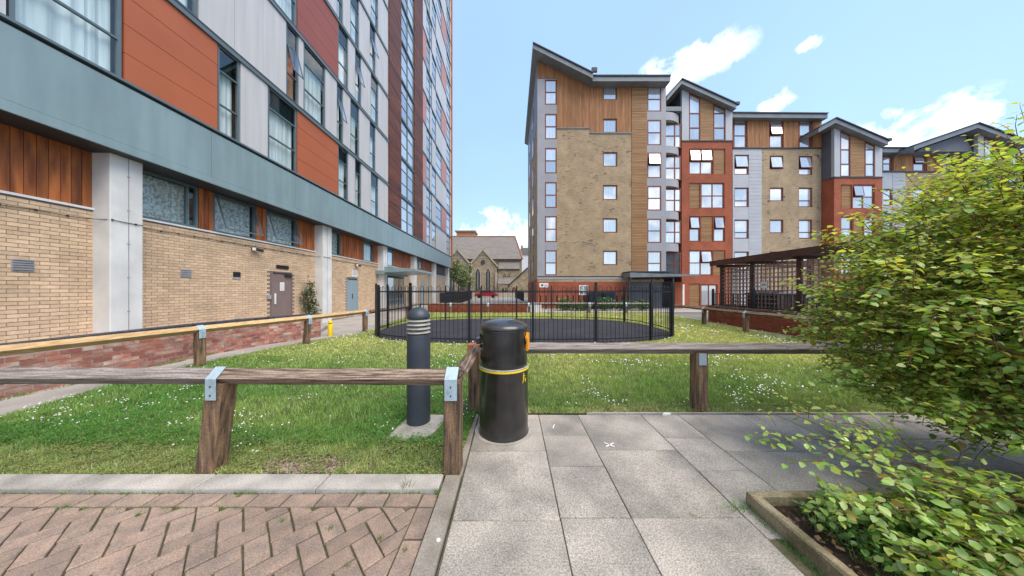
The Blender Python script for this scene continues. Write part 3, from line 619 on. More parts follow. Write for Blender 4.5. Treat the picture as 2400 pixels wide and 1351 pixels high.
# ground floor upper strip: windows and boards
def curtain(F_, u0, u1, v0, v1, n, parent, m='curtain', wav=.02, name='curtain'):
    mb = MB(); k = max(6, int((u1-u0)/.035)); vs = []
    for i in range(k+1):
        u = u0+(u1-u0)*i/k; d = wav*math.sin(u*31+2*math.sin(u*7))
        vs += [F_.P(u, v0, n+d), F_.P(u, v1, n+d)]
    mb.add(vs, [(2*i, 2*i+2, 2*i+3, 2*i+1) for i in range(k)], m); return mb.build(name, parent, smooth=True)
def window(F_, u0, u1, v0, v1, parent, fm, gm, rows=(1,), cols=(1,), fw=.05, n=-.03, dep=.07, open_cells=(), glass=None, join=False, reveal=True, curt=None, open_ang=14, top_glass=None, bar=None):
    """frame part with pane sub-parts; cells counted from the bottom row, left column"""
    mb = MB(); B = bar or fw*.8
    F_.box(mb, u0, u0+fw, v0, v1, n-dep, n, fm); F_.box(mb, u1-fw, u1, v0, v1, n-dep, n, fm)
    F_.box(mb, u0+fw, u1-fw, v0, v0+fw, n-dep, n-.001, fm); F_.box(mb, u0+fw, u1-fw, v1-fw, v1, n-dep, n-.001, fm)
    iu0, iu1, iv0, iv1 = u0+fw, u1-fw, v0+fw, v1-fw
    rs = [0]; cs = [0]
    for r in rows: rs.append(rs[-1]+r/sum(rows))
    for c in cols: cs.append(cs[-1]+c/sum(cols))
    for r in rs[1:-1]: v = iv0+(iv1-iv0)*r; F_.box(mb, iu0, iu1, v-B/2, v+B/2, n-dep+.004, n-.003, fm)
    for c in cs[1:-1]: u = iu0+(iu1-iu0)*c; F_.box(mb, u-B/2, u+B/2, iv0, iv1, n-dep+.006, n-.002, fm)
    fr = mb.build('window', parent)
    jm = MB()
    for ri in range(len(rows)):
        for ci in range(len(cols)):
            a0 = iu0+(iu1-iu0)*cs[ci]+(B/2 if ci else 0); a1 = iu0+(iu1-iu0)*cs[ci+1]-(B/2 if ci < len(cols)-1 else 0)
            b0 = iv0+(iv1-iv0)*rs[ri]+(B/2 if ri else 0); b1 = iv0+(iv1-iv0)*rs[ri+1]-(B/2 if ri < len(rows)-1 else 0)
            g = top_glass if (top_glass and ri == len(rows)-1) else gm
            if (ri, ci) in open_cells:
                # top-hung sash swung outwards
                t = R(open_ang); H = b1-b0; s = MB(); e = .035
                def Q(u, w, k): # w from top, k thickness outwards
                    return F_.P(u, b1-w*math.cos(t)+k*math.sin(t), n+.005+w*math.sin(t)+k*math.cos(t))
                def slab_(q0, q1, w0, w1, k0, k1, m):
                    c = [Q(q0, w0, k0), Q(q1, w0, k0), Q(q1, w1, k0), Q(q0, w1, k0), Q(q0, w0, k1), Q(q1, w0, k1), Q(q1, w1, k1), Q(q0, w1, k1)]
                    s.add(c, [(0, 1, 2, 3), (7, 6, 5, 4), (0, 4, 5, 1), (1, 5, 6, 2), (2, 6, 7, 3), (3, 7, 4, 0)], m)
                slab_(a0, a0+e, 0, H, 0, .03, fm); slab_(a1-e, a1, 0, H, 0, .03, fm); slab_(a0+e, a1-e, 0, e, 0, .029, fm); slab_(a0+e, a1-e, H-e, H, 0, .029, fm)
                slab_(a0+e, a1-e, e, H-e, .012, .018, g); s.build('open_sash', fr)
                F_.quad(jm if join else MB(), a0, a1, b0, b1, n-dep, None)
            else:
                if join: F_.box(jm, a0, a1, b0, b1, n-.045, n-.035, g)
                else: F_.box(MB(), a0, a1, b0, b1, n-.045, n-.035, g); q = MB(); F_.box(q, a0, a1, b0, b1, n-.045, n-.035, g); q.build('pane', fr)
    if join and jm.f: jm.build('pane', fr)
    if curt: curtain(F_, iu0+.01, iu1-.01, iv0, iv1, n-.16, fr, curt)
    return fr
def boards(F_, u0, u1, v0, v1, parent, w=.135, m='clad_timber', name='cladding_board', n0=-.06, n1=-.015):
    k = max(1, round((u1-u0)/w)); w = (u1-u0)/k
    for i in range(k):
        mb = MB(); F_.box(mb, u0+i*w+.004, u0+(i+1)*w-.004, v0, v1, n0, n1+random.uniform(-.006, .006), m); mb.build(name, parent)
bx(XW-.3, XW-.07, -4, 18, 3.19, 4.43, 'cladding_backing', 'dark_metal', tower) if False else None
for (a, b) in ((3.6, 5.736), (7.70, 8.06), (9.42, 9.79), (11.2, 12.2), (14.12, 16.22), (17.42, 17.95), (20.3, 23.7), (26.8, 29.9), (31, 36.1)):
    bx(XW-.3, XW-.065, a, b, 3.24, 4.42, 'cladding_backing', 'dark_metal', tower)
    if a < 30: boards(FW, a, b, 3.24, 4.42, tower)
v0, v1 = 3.24, 4.42
window(FW, 6.25, 7.69, v0, v1, tower, 'window_metal', 'clear_glass', (1,), (1.0, .18), .06, curt='net_curtain')
window(FW, 8.07, 9.41, v0, v1, tower, 'window_metal', 'clear_glass', (1,), (1,), .06, open_cells=((0, 0),), curt='net_curtain', open_ang=17)
window(FW, 9.80, 11.19, v0, v1, tower, 'window_metal', 'clear_glass', (1,), (1,), .06, open_cells=((0, 0),), curt='net_curtain', open_ang=17)
window(FW, 12.8, 14.1, v0, v1, tower, 'window_metal', 'clear_glass', (1,), (1,), .06, curt='net_curtain')
window(FW, 16.24, 17.40, v0, v1, tower, 'window_metal', 'clear_glass', (1,), (1,), .06, curt='curtain')
window(FW, 18.5, 20.28, v0, v1, tower, 'window_metal', 'tower_glass', (1,), (1, 1), .06)
window(FW, 24.25, 26.78, v0, v1, tower, 'window_metal', 'tower_glass', (1,), (1, 1, 1), .06)
window(FW, 30.45, 31.0, v0, v1, tower, 'window_metal', 'tower_glass', (1,), (1,), .06)
bx(XW-.4, XW-.36, 6.25, 20.3, 3.19, 4.43, 'room_wall', 'curtain', tower)
# doors
def door(y0, y1, z1, m, leafs, z0=.12):
    mb = MB(); FW.box(mb, y0-.05, y0, z0, z1+.05, -.02, .03, m); FW.box(mb, y1, y1+.05, z0, z1+.05, -.02, .03, m); FW.box(mb, y0, y1, z1, z1+.05, -.02, .03, 'dark_metal')
    FW.box(mb, y0-.05, y1+.05, -.02, z0, -.02, .12, 'kerb_concrete')
    f = mb.build('door', tower)
    w = (y1-y0)/leafs
    for i in range(leafs):
        q = MB(); FW.box(q, y0+i*w+.004, y0+(i+1)*w-.004, z0, z1-.005, -.02, .012, m); q.build('door_leaf', f)
    return f
d1 = door(10.02, 10.88, 2.10, 'door_brown', 1)
q = MB(); FW.box(q, 10.10, 10.15, .95, 1.35, .015, .05, 'white_paint'); q.build('pull_handle', d1)
q = MB(); FW.box(q, 10.35, 10.55, 1.45, 1.78, .013, .017, 'white_paint')
for k in range(6): FW.box(q, 10.375, 10.525, 1.50+k*.04, 1.507+k*.04, .0175, .0185, 'grey_plastic')
q.build('notice', d1)
q = MB(); FW.box(q, 10.55, 10.86, 2.0, 2.07, .013, .07, 'black_plastic'); q.build('door_closer', d1)
d2 = door(14.6, 15.5, 2.05, 'door_blue', 2)
q = MB(); FW.box(q, 15.01, 15.04, 1.0, 1.25, .013, .05, 'dark_metal'); q.build('handle', d2)
def plate(y0, y1, z0, z1, name, m, dep=.02, slats=0, lab=None):
    q = MB(); FW.box(q, y0, y1, z0, z1, -.01, dep, m)
    for k in range(slats): zz = z0+(z1-z0)*(k+.5)/slats; FW.box(q, y0+.01, y1-.01, zz-.004, zz+.004, dep, dep+.008, 'dark_metal')
    return q.build(name, tower)
plate(4.80, 5.03, 1.83, 2.05, 'vent_grille', 'grey_plastic', .012, 5); plate(7.25, 7.50, 1.82, 2.05, 'vent_grille', 'grey_plastic', .01, 4)
plate(8.62, 8.86, 1.86, 2.07, 'vent_grille', 'black_plastic', .006, 0); plate(8.60, 8.84, 1.84, 1.90, 'vent_sill', 'grey_plastic', .02)
plate(4.80, 5.03, .32, .5, 'vent_grille', 'grey_plastic', .01, 4); plate(7.25, 7.50, .36, .55, 'vent_grille', 'grey_plastic', .01, 4); plate(8.62, 8.86, .40, .56, 'vent_grille', 'grey_plastic', .01, 3)
plate(10.2, 10.75, 2.30, 2.44, 'vent_grille', 'black_plastic', .03, 3); plate(9.80, 9.93, 1.15, 1.30, 'keypad_box', 'grey_plastic', .06)
plate(15.0, 15.55, 2.22, 2.62, 'wall_notice', 'white_paint', .012, 0)
q = MB()
for k in range(4): FW.box(q, 15.08, 15.47, 2.33+k*.07, 2.345+k*.07, .0125, .0135, 'frame_red')
q.build('notice_print', tower)
for yy in (9.22, 15.3):
    q = MB(); FW.box(q, yy, yy+.09, 2.86, 2.95, 0, .08, 'black_plastic'); q.bar((XW+.08, yy+.03, 2.9), (XW+.22, yy-.12, 2.87), .09, .09, 'white_paint'); q.bar((XW+.08, yy+.09, 2.9), (XW+.2, yy+.24, 2.84), .09, .09, 'black_plastic'); q.build('floodlight', tower)
# cable with clips
pts = []
for y in np.arange(4.2, 17.9, .12):
    out = .022
    if 5.70 < y < 6.29: out = XC-XW+.014
    if 12.15 < y < 12.84: out = XC-XW+.014
    pts.append((XW+out, y, 2.985+.006*math.sin(y*9)))
q = MB(); q.tube(pts, .007, 5, 'black_plastic')
for i in range(1, len(pts)-1, 3): p = pts[i]; q.box(p[0]-.012, p[0]+.014, p[1]-.012, p[1]+.012, p[2]-.012, p[2]+.018, 'black_plastic')
q.build('wall_cable', tower)
# entrance canopy
q = MB(); q.prism([(XU, 2.62), (-6.35, 2.72), (-6.35, 2.86), (XU, 3.0)], 'y', 17.6, 21.6, 'fascia_metal'); q.box(-8.9, -8.36, 17.6, 21.6, 2.5, 2.75, 'fascia_metal'); cn = q.build('entrance_canopy', tower)
MB().box(-6.62, -6.54, 21.3, 21.38, 0, 2.7, 'fascia_metal').build('canopy_post', cn)
ent = thing_door = MB().box(XW-.05, XW+.04, 19.2, 22.2, 0, 2.5, 'dark_metal').build('entrance_door', tower)
for a, b in ((19.3, 20.2), (20.25, 21.1), (21.2, 22.1)): MB().box(XW+.041, XW+.05, a, b, .1, 2.35, 'tower_glass').build('pane', ent)
plate(26.2, 27.2, 0, 2.2, 'blue_door', 'door_blue', .03)
# upper facade
Z0, FH = 8.60, 2.94
A = [(-3.9, -2.4, 'c'), (-2.4, -1.2, 'w'), (-1.2, 0, 'p'), (0, 1.2, 'w'), (1.2, 3.4, 'c'), (3.42, 4.44, 'p'), (4.48, 5.77, 'w'), (5.80, 7.63, 'c'), (7.66, 8.26, 'w'), (8.29, 9.2, 'p'), (9.23, 10.45, 'w'), (10.48, 12.92, 'c'), (12.95, 13.72, 'w'), (13.74, 14.32, 'p'), (14.34, 14.9, 'w'),
     (14.92, 15.92, 'p'), (15.94, 16.8, 'w'), (16.82, 18.15, 'p')]
Bp = [(-3.9, -1.8, 'p'), (-1.8, -.6, 'w'), (-.6, 1.4, 'c'), (1.4, 2.6, 'w'), (2.6, 4.85, 'p'), (4.9, 7.15, 'w'), (7.18, 8.09, 'p'), (8.10, 9.02, 'p'), (9.03, 9.95, 'p'), (9.98, 10.52, 'w'), (10.55, 10.78, 'p'), (10.81, 12.04, 'w'), (12.06, 12.83, 'p'), (12.85, 13.3, 'w'), (13.32, 13.9, 'p'),
      (13.92, 14.7, 'w'), (14.72, 15.8, 'p'), (15.82, 16.45, 'w'), (16.47, 18.15, 'p')]
MID = [(20.22, 21.5, 'w'), (21.55, 22.88, 'w')]
FA = [(25.08, 26.25, 'k'), (26.3, 27.35, 'w'), (27.4, 28.05, 'p'), (28.1, 29.5, 'w'), (29.55, 31.85, 'p'), (31.9, 34.3, 'p'), (34.35, 36.2, 'w'), (36.22, 36.72, 'p')]
FB = [(25.08, 26.25, 'p'), (26.3, 27.35, 'w'), (27.4, 28.05, 'w'), (28.1, 29.5, 'p'), (29.55, 31.85, 'w'), (31.9, 34.3, 'k'), (34.35, 36.2, 'w'), (36.22, 36.72, 'p')]
nwin = 0
for fl in range(14):
    zb = 5.99 if fl == 0 else Z0+FH*(fl-1)+.11
    zt = Z0+FH*fl-.11
    ymin = (zb-1.5)*F/679*.93 if fl > 0 else -4     # bays above the top of the frame are closed by plain panels
    pat = (A if fl % 2 == 0 else Bp)+MID+(FA if fl % 2 == 0 else FB)
    ymin = max(-4, ymin-1.5)
    if ymin > -3.9:
        bx(XU-.4, XU-.01, -4, min(ymin, 18.2), zb, zt, 'upper_panel', 'pale_panel', tower)
    for a, b, t in pat:
        if b < ymin and a < 18.2: continue
        if t in 'pck':
            m = {'p': 'pale_panel', 'k': 'pink_panel', 'c': 'orange_panel' if fl in (0, 1, 6, 7) else 'maroon_panel'}[t]
            k = 4 if t == 'c' else 1
            for i in range(k):
                mb = MB(); FU.box(mb, a, b, zb+(zt-zb)*i/k+(.006 if i else 0), zb+(zt-zb)*(i+1)/k-(.006 if i < k-1 else 0), -.06, random.uniform(-.003, .001), m); mb.build('facade_panel', tower)
            if k > 1: mb = MB(); FU.box(mb, a+.02, b-.02, zb, zt, -.09, -.03, 'dark_metal'); mb.build('panel_backing', tower)
        else:
            near = a < 16.5
            oc = ()
            if near and fl > 0 and random.random() < .3: oc = ((1, 0),)
            if fl == 1 and abs(a-9.98) < .01: oc = ((1, 0),)
            if fl == 0: oc = ()
            cu = 'curtain' if near else None
            if fl == 1 and (abs(a-9.98) < .01): cu = 'purple_curtain'
            window(FU, a, b, zb, zt, tower, 'window_metal', 'clear_glass' if near else 'tower_glass', (.33, .40, .27), (1,), .055 if b-a > .8 else .045, n=-.02, open_cells=oc, join=not near or fl > 3, curt=cu, top_glass='teal_glass' if near else None)
            nwin += 1
    # band at the head of the storey, in two profiles
    for (a, b) in ((max(-4, ymin-1), 18.18), (20.2, 22.9), (25.06, 36.75)):
        if a >= b: continue
        MB().box(XU-.1, XU+.05, a, b, zt+.005, zt+.12, 'window_metal').box(XU-.1, XU+.02, a, b, zt+.125, zt+.215, 'dark_metal').build('floor_band', tower)
# dark timber fins
for a, b in ((18.2, 20.18), (22.92, 25.04)):
    mb = MB(); z = 5.99
    while z < 45.5: mb.box(XU-.3, XU+.06+random.uniform(-.004, .004), a, b, z, z+.19, 'dark_timber'); z += .2
    stuff(mb.build('timber_strip', tower))
bx(XU-.4, XU+.14, 36.76, 37.2, 4.45, 45.8, 'corner_trim', 'clad_timber', tower)

# ------------------------------------------------------------------ right-hand block
def XX(px, Y): return (px-1200)*Y/F
def ZZ(py, Y): return EYE+(679-py)*Y/F
block = thing('apartment_block', 'stepped apartment block with yellow brick, red brick bays and timber cladding across the lawn', 'building', (14, 27, 0))
YA, YB, YC = 21.8, 22.3, 23.2
def bbox(px0, px1, py0, py1, Y, m, name, n0=-.25, n1=0.0):
    F_ = Fac('S', Y); mb = MB(); F_.box(mb, XX(px0, Y), XX(px1, Y), ZZ(py1, Y), ZZ(py0, Y), n0, n1, m); return mb.build(name, block)
def bwin(px0, px1, py0, py1, Y, rows=(1, 1), cols=(1,), oc=(), n=.0, fw=.095, ang=8):
    F_ = Fac('S', Y)
    return window(F_, XX(px0, Y), XX(px1, Y), ZZ(py1, Y), ZZ(py0, Y), block, 'frame_red', 'block_glass', rows, cols, fw, n=n, dep=.1, open_cells=oc, open_ang=ang)
def wall_with_holes(px0, px1, py0, py1, Y, m, holes, name, n0=-.25):
    """wall built round its openings (pixel rectangles of that wall plane)"""
    F_ = Fac('S', Y); mb = MB()
    xs = sorted({px0, px1}|{min(max(h[0], px0), px1) for h in holes}|{min(max(h[1], px0), px1) for h in holes}); ys = sorted({py0, py1}|{min(max(h[2], py0), py1) for h in holes}|{min(max(h[3], py0), py1) for h in holes})
    for a, b in zip(xs, xs[1:]):
        run = None
        for c, d in zip(ys, ys[1:]):
            hole = any(h[0] <= a and h[1] >= b and h[2] <= c and h[3] >= d for h in holes)
            if not hole: run = (run[0], d) if run else (c, d)
            if hole and run: F_.box(mb, XX(a, Y), XX(b, Y), ZZ(run[1], Y), ZZ(run[0], Y), n0, 0, m); run = None
        if run: F_.box(mb, XX(a, Y), XX(b, Y), ZZ(run[1], Y), ZZ(run[0], Y), n0, 0, m)
    return mb.build(name, block)
def vboards(px0, px1, f_top, py1, Y, holes=(), w=.115, m='block_timber', n=.02):
    """upright boards, each a strip with its own depth; f_top gives the top in metres"""
    F_ = Fac('S', Y); mb = MB(); x = XX(px0, Y); x1 = XX(px1, Y)
    while x < x1-.02:
        xe = min(x+w, x1); segs_ = [(ZZ(py1, Y), f_top(x+w/2))]
        for h in holes:
            if XX(h[0], Y) < xe-.02 and XX(h[1], Y) > x+.02:
                hb, ht = ZZ(h[3], Y), ZZ(h[2], Y); ns = []
                for a, b in segs_:
                    if hb > a: ns.append((a, min(b, hb)))
                    if ht < b: ns.append((max(a, ht), b))
                segs_ = ns
        for a, b in segs_:
            if b-a > .03: F_.box(mb, x+.008, xe-.008, a, b, -.05, n+random.uniform(-.006, .006), m)
        x = xe
    return stuff(mb.build('timber_cladding', block))
def hboards(px0, px1, py0, py1, Y, w=.13, m='block_timber_flat', n=.02, ftop=None):
    F_ = Fac('S', Y); mb = MB(); z = ZZ(py1, Y); z1 = ZZ(py0, Y)
    while z < z1-.02: ze = min(z+w, z1); F_.box(mb, XX(px0, Y), XX(px1, Y), z+.01, ze-.008, -.05, n+random.uniform(-.004, .004), m); z = ze
    return stuff(mb.build('timber_cladding', block))
# cores behind everything
roofA = lambda x: 20.25-(x-1.77)*(20.25-18.02)/(6.35-1.77)
mb = MB(); x0, x1, x2 = XX(1259, YA), XX(1384, YA), XX(1556, YA)
mb.prism([(x0+.02, -.05), (x1, -.05), (x1, roofA(x1)-.05), (x0+.02, roofA(x0)-.05)], 'y', YA+.26, 34, 'yellow_brick')
mb.box(x1+.01, x2, YA+.26, 34, -.05, 18.0, 'slate_clad'); mb.build('end_block', block)
# the west flank: brick below, clad above, slit windows and small balconies
bx(x0-.02, x0+.015, YA+.01, 34.0, 15.0, 19.9, 'flank_cladding', 'slate_clad', block)
bx(x0-.03, x0+.018, YA+.01, 34.0, -.05, 2.3, 'flank_base', 'red_brick', block)
bx(x0-.01, x0+.016, YA+.01, 34.0, 2.34, 14.96, 'flank_wall', 'yellow_brick', block)
for k in range(6):
    z = 2.9+2.77*k
    for yy in (25, 29.5):
        w_ = MB().box(x0-.05, x0-.021, yy, yy+1.2, z, z+1.7, 'frame_red').build('window', block); MB().box(x0-.056, x0-.051, yy+.08, yy+1.12, z+.08, z+1.62, 'block_glass').build('pane', w_)
# front of the end block
W1 = [(1277, 1305, a, b) for a, b in ((187, 246), (267, 327), (347, 407), (427, 488), (507, 568), (587, 646))]
wall_with_holes(1259.5, 1305, 185, 650, YA, 'grey_clad', W1, 'grey_panels')
for i, h in enumerate(W1): bwin(*h, YA, oc=((1, 0),) if i in () else ())
W2 = [(1413, 1447, a, b) for a, b in ((357, 391), (434, 469), (512, 546), (588, 622))]
wall_with_holes(1305, 1382, 302, 650, YA, 'yellow_brick', [], 'brick_wall')
wall_with_holes(1382, 1480, 313, 650, YA, 'yellow_brick', W2, 'brick_wall')
for h in W2: bwin(*h, YA, (1,), (1,), n=-.05)
W2b = [(1413, 1446, 200, 235), (1413, 1446, 279, 312)]
wall_with_holes(1382, 1480, 192, 311.5, YA, 'frame_red', W2b, 'cladding_backing')
for h in W2b: bwin(*h, YA, (1,), (1,), n=-.02)
F_ = Fac('S', YA)
mb = MB(); mb.prism([(x0+.03, ZZ(301, YA)), (x1, ZZ(301, YA)), (x1, roofA(x1)-.02), (x0+.03, roofA(x0)-.02)], 'y', YA+.02, YA+.25, 'frame_red') if False else None
mb = MB(); mb.prism([(XX(1305, YA), ZZ(301, YA)), (x1, ZZ(301, YA)), (x1, roofA(x1)), (x0, roofA(x0)), (x0, ZZ(184, YA)), (XX(1305, YA), ZZ(184, YA))], 'y', YA+.03, YA+.25, 'frame_red'); mb.build('gable_backing', block)
vboards(1305.5, 1382, lambda x: roofA(x), 301, YA, n=.03)
vboards(1259.5, 1305.5, lambda x: roofA(x), 184.5, YA, n=.028)
vboards(1383, 1479, lambda x: ZZ(190, YA), 312.5, YA, W2b, n=.03)
bbox(1305, 1382, 300, 302.5, YA, 'roof_edge', 'ledge', -.1, .06); bbox(1382, 1480, 311.5, 314, YA, 'roof_edge', 'ledge', -.1, .06)
hboards(1480.5, 1516, 192, 646, YA, n=.03)
bbox(1480, 1517, 190, 646, YA, 'frame_red', 'cladding_backing', -.2, -.06)
W3 = [(1517, 1550, a, b) for a, b in ((204, 262), (281, 341), (358, 418), (436, 494), (513, 570), (589, 646))]
wall_with_holes(1516.5, 1561, 192, 650, YA, 'grey_clad', W3, 'grey_panels')
for i, h in enumerate(W3): bwin(*h, YA, oc=((1, 0),) if i == 2 else ())
# curved grey corner with narrow windows
cx0, cx1 = XX(1561, YA), XX(1588, 22.9)
def arc(n=8): return [(cx0+(cx1-cx0)*math.sin(t*math.pi/2/n), YA+(1.2)*(1-math.cos(t*math.pi/2/n))) for t in range(n+1)]
for i, (a, b) in enumerate(((262, 281), (341, 358), (418, 436), (494, 513), (570, 589))):
    P = arc(); mb = MB(); mb.prism(P+[(P[-1][0], YA+1.3), (cx0, YA+1.3)], 'z', ZZ(b, YA), ZZ(a, YA)-.02, 'grey_clad'); mb.build('curved_spandrel', block)
for i, (a, b) in enumerate(W3[k][2:] for k in range(1, 6)):
    F2 = Fac('S', 22.25)
    window(F2, cx0+.1, cx1-.1, ZZ(b, YA)+.02, ZZ(a, YA)-.05, block, 'frame_red', 'block_glass' if i != 4 else 'leaded_glass', (1, 1), (1.3, .7), .10, n=0, dep=.1)
bx(cx1-.02, cx1+.22, YA+1.2, YA+1.5, 0, 16.4, 'downpipe', 'roof_dark', block)
bbox(1552, 1598, 268, 652, 23.3, 'slate_clad', 'recess_wall', -.2, 0)
bbox(1556, 1592, 256, 266, 22.2, 'roof_edge', 'recess_roof', -1.2, .3)
# band, base
wall_with_holes(1237+22, 1482, 648, 655, YA, 'grey_clad', [], 'base_band', -.3)
bbox(1260, 1556, 655.5, 661, YA, 'yellow_brick', 'brick_course', -.25, -.01)
wall_with_holes(1260, 1600, 661.5, 724, YA, 'red_brick', [(1475, 1582, 661, 724)], 'base_wall')
bbox(1470, 1600, 660, 724, 23.0, 'roof_dark', 'lobby_wall', -.2, 0)
s1 = bbox(1264, 1285, 664, 674, YA, 'white_paint', 'wall_sign', -.01, .03)
mb = MB(); Fac('S', YA).box(mb, XX(1268, YA), XX(1273, YA), ZZ(671, YA), ZZ(667, YA), .031, .033, 'bin_blue'); Fac('S', YA).box(mb, XX(1275, YA), XX(1283, YA), ZZ(669.5, YA), ZZ(668, YA), .031, .033, 'grey_plastic'); mb.build('sign_print', s1)
w_ = bbox(1357, 1378, 669, 692, YA, 'white_paint', 'window', -.01, .04); Fx = Fac('S', YA)
for a, b, c, d in ((1359, 1366, 671, 680), (1369, 1376, 671, 680), (1359, 1366, 682, 690), (1369, 1376, 682, 690)):
    mb = MB(); Fx.box(mb, XX(a, YA), XX(b, YA), ZZ(d, YA), ZZ(c, YA), .041, .045, 'block_glass'); mb.build('pane', w_)
# entrance canopy
mb = MB(); mb.prism([(XX(1470, 20.8), 2.42), (XX(1632, 20.8), 2.52), (XX(1632, 20.8), 2.60), (XX(1470, 20.8), 2.78)], 'y', 20.3, 22.0, 'roof_edge'); mb.box(XX(1471, 20.8), XX(1575, 20.8), 20.4, 22.0, 2.79, 2.9, 'roof_dark'); cn = mb.build('entrance_canopy', block)
for px in (1474, 1528, 1577): MB().box(XX(px, 20.6)-.06, XX(px, 20.6)+.06, 20.5, 20.62, -.05, 2.44, 'roof_dark').build('canopy_post', cn)
dr = bbox(1580, 1604, 667, 725, 22.25, 'white_paint', 'door', -.05, .02); Fd = Fac('S', 22.25)
for a, b, c, d, m in ((1588.5, 1592, 673, 687, 'leaded_glass'), (1586, 1598, 697, 718, 'pale_panel')):
    mb = MB(); Fd.box(mb, XX(a, 22.25), XX(b, 22.25), ZZ(d, 22.25), ZZ(c, 22.25), .021, .03, m); mb.build('door_panel', dr)
# roof B and roof A
def roof_gable(name, P, y0, y1, th, m='roof_edge', m2='roof_dark'):
    """P: chain of (x,z) along the top, extruded back"""
    mb = MB(); bot = [(x, z-th) for x, z in P[::-1]]; mb.prism(list(P)+bot, 'y', y0, y1, m)
    top = [(x, z+.02) for x, z in P]+[(x, z+.10) for x, z in P[::-1]]
    mb.prism([(p[0]*1.0, p[1]) for p in top], 'y', y0-.08, y1+.08, m2)
    return mb.build(name, block)
roof_gable('roof', [(1.62, 20.62), (6.3, 18.28)], 20.9, 34.6, .36)
roof_gable('roof', [(6.32, 18.22), (12.45, 18.22)], 21.1, 34, .36)
bx(6.2, 6.62, 20.85, 21.0, 18.42, 18.75, 'gutter_end', 'roof_dark', block)
# bays
def bay(pl, pr, peak, lowr, lowl, cap, Yf, units, glaz, parts, gr):
    """red brick bay with glazed clad top under a split pitched roof"""
    xl, xr = XX(pl, Yf), XX(pr, Yf)
    P = [(XX(lowl[0], Yf-.4), ZZ(lowl[1], Yf-.4)), (XX(peak[0], Yf-.4), ZZ(peak[1], Yf-.4)), (XX(lowr[0], Yf-.4), ZZ(lowr[1], Yf-.4))]
    def rz(x):
        a, b = (P[0], P[1]) if x < P[1][0] else (P[1], P[2])
        return a[1]+(b[1]-a[1])*(x-a[0])/(b[0]-a[0])-.36
    zc = ZZ(cap, Yf)
    holes = [u for u in units if u[4] != 't']
    wall_with_holes(pl, pr, cap+3, 724, Yf, 'red_brick', [u[:4] for u in units], 'bay_wall', -.2)
    bbox(pl-.5, pr+1, cap, cap+2.6, Yf, 'roof_dark', 'bay_cap', -.3, .05)
    bx(xl+.003, xr-.003, Yf+.201, 27, -.05, zc-.02, 'bay_core', 'red_brick', block)
    mb = MB(); xs = np.linspace(xl, xr, 9); mb.prism([(xl+.01, zc+.02)]+[(xr-.01, zc+.02)]+[(x, rz(x)) for x in xs[::-1]], 'y', Yf+.2, 27, 'slate_clad'); mb.build('bay_top', block)
    for (a, b, kind) in glaz:
        xa, xb = XX(a, Yf), XX(b, Yf); ta, tb = rz(xa), rz(xb)
        if kind == 'g': mb = MB(); mb.prism([(xa, zc+.02), (xb, zc+.02), (xb, tb), (xa, ta)], 'y', Yf-.02, Yf+.199, gr); mb.build('clad_strip', block)
        elif kind == 't':
            mb = MB(); z = zc+.02
            while z < min(ta, tb)-.02: mb.box(xa, xb, Yf-.01+random.uniform(-.004, .004), Yf+.199, z+.01, min(z+.13, min(ta, tb)), 'block_timber_flat'); z += .13
            mb.prism([(xa, min(ta, tb)-.02), (xb, min(ta, tb)-.02), (xb, tb), (xa, ta)], 'y', Yf+.0, Yf+.199, 'block_timber_flat'); stuff(mb.build('timber_cladding', block))
        else:
            fr = MB(); e = .07
            for (p, q) in ((xa, xa+e), (xb-e, xb)): fr.prism([(p, zc+.02), (q, zc+.02), (q, rz(q)), (p, rz(p))], 'y', Yf-.02, Yf+.12, 'frame_red')
            zd = [zc+.02, zc+1.02, zc+2.22]
            for z in zd: 
                if z < min(ta, tb)-.3: fr.box(xa+e, xb-e, Yf-.015, Yf+.12, z, z+.07, 'frame_red')
            fr.prism([(xa+e, rz(xa+e)-.12), (xb-e, rz(xb-e)-.12), (xb-e, rz(xb-e)), (xa+e, rz(xa+e))], 'y', Yf-.015, Yf+.12, 'frame_red')
            f = fr.build('window', block); zd = [z for z in zd if z < min(ta, tb)-.3]+[None]
            for z, z2 in zip(zd, zd[1:]):
                g = MB()
                if z2: g.box(xa+e, xb-e, Yf+.03, Yf+.04, z+.07, z2, 'block_glass')
                else: g.prism([(xa+e, z+.07), (xb-e, z+.07), (xb-e, rz(xb-e)-.12), (xa+e, rz(xa+e)-.12)], 'y', Yf+.03, Yf+.04, 'block_glass')
                g.build('pane', f)
    for u in units:
        if u[4] == 't': hboards(u[0], u[1], u[2], u[3], Yf+.1, n=.03); bbox(u[0], u[1], u[2], u[3], Yf, 'frame_red', 'cladding_backing', -.2, -.16)
        else: bwin(*u[:4], Yf, u[5], u[6], u[7], n=-.05)
    roof_gable('roof', P, Yf-.45, 27.5, .34)
    bx(P[2][0]-.05, P[2][0]+.25, Yf-.5, Yf-.3, P[2][1]-.02, P[2][1]+.2, 'gutter_end', 'roof_dark', block)
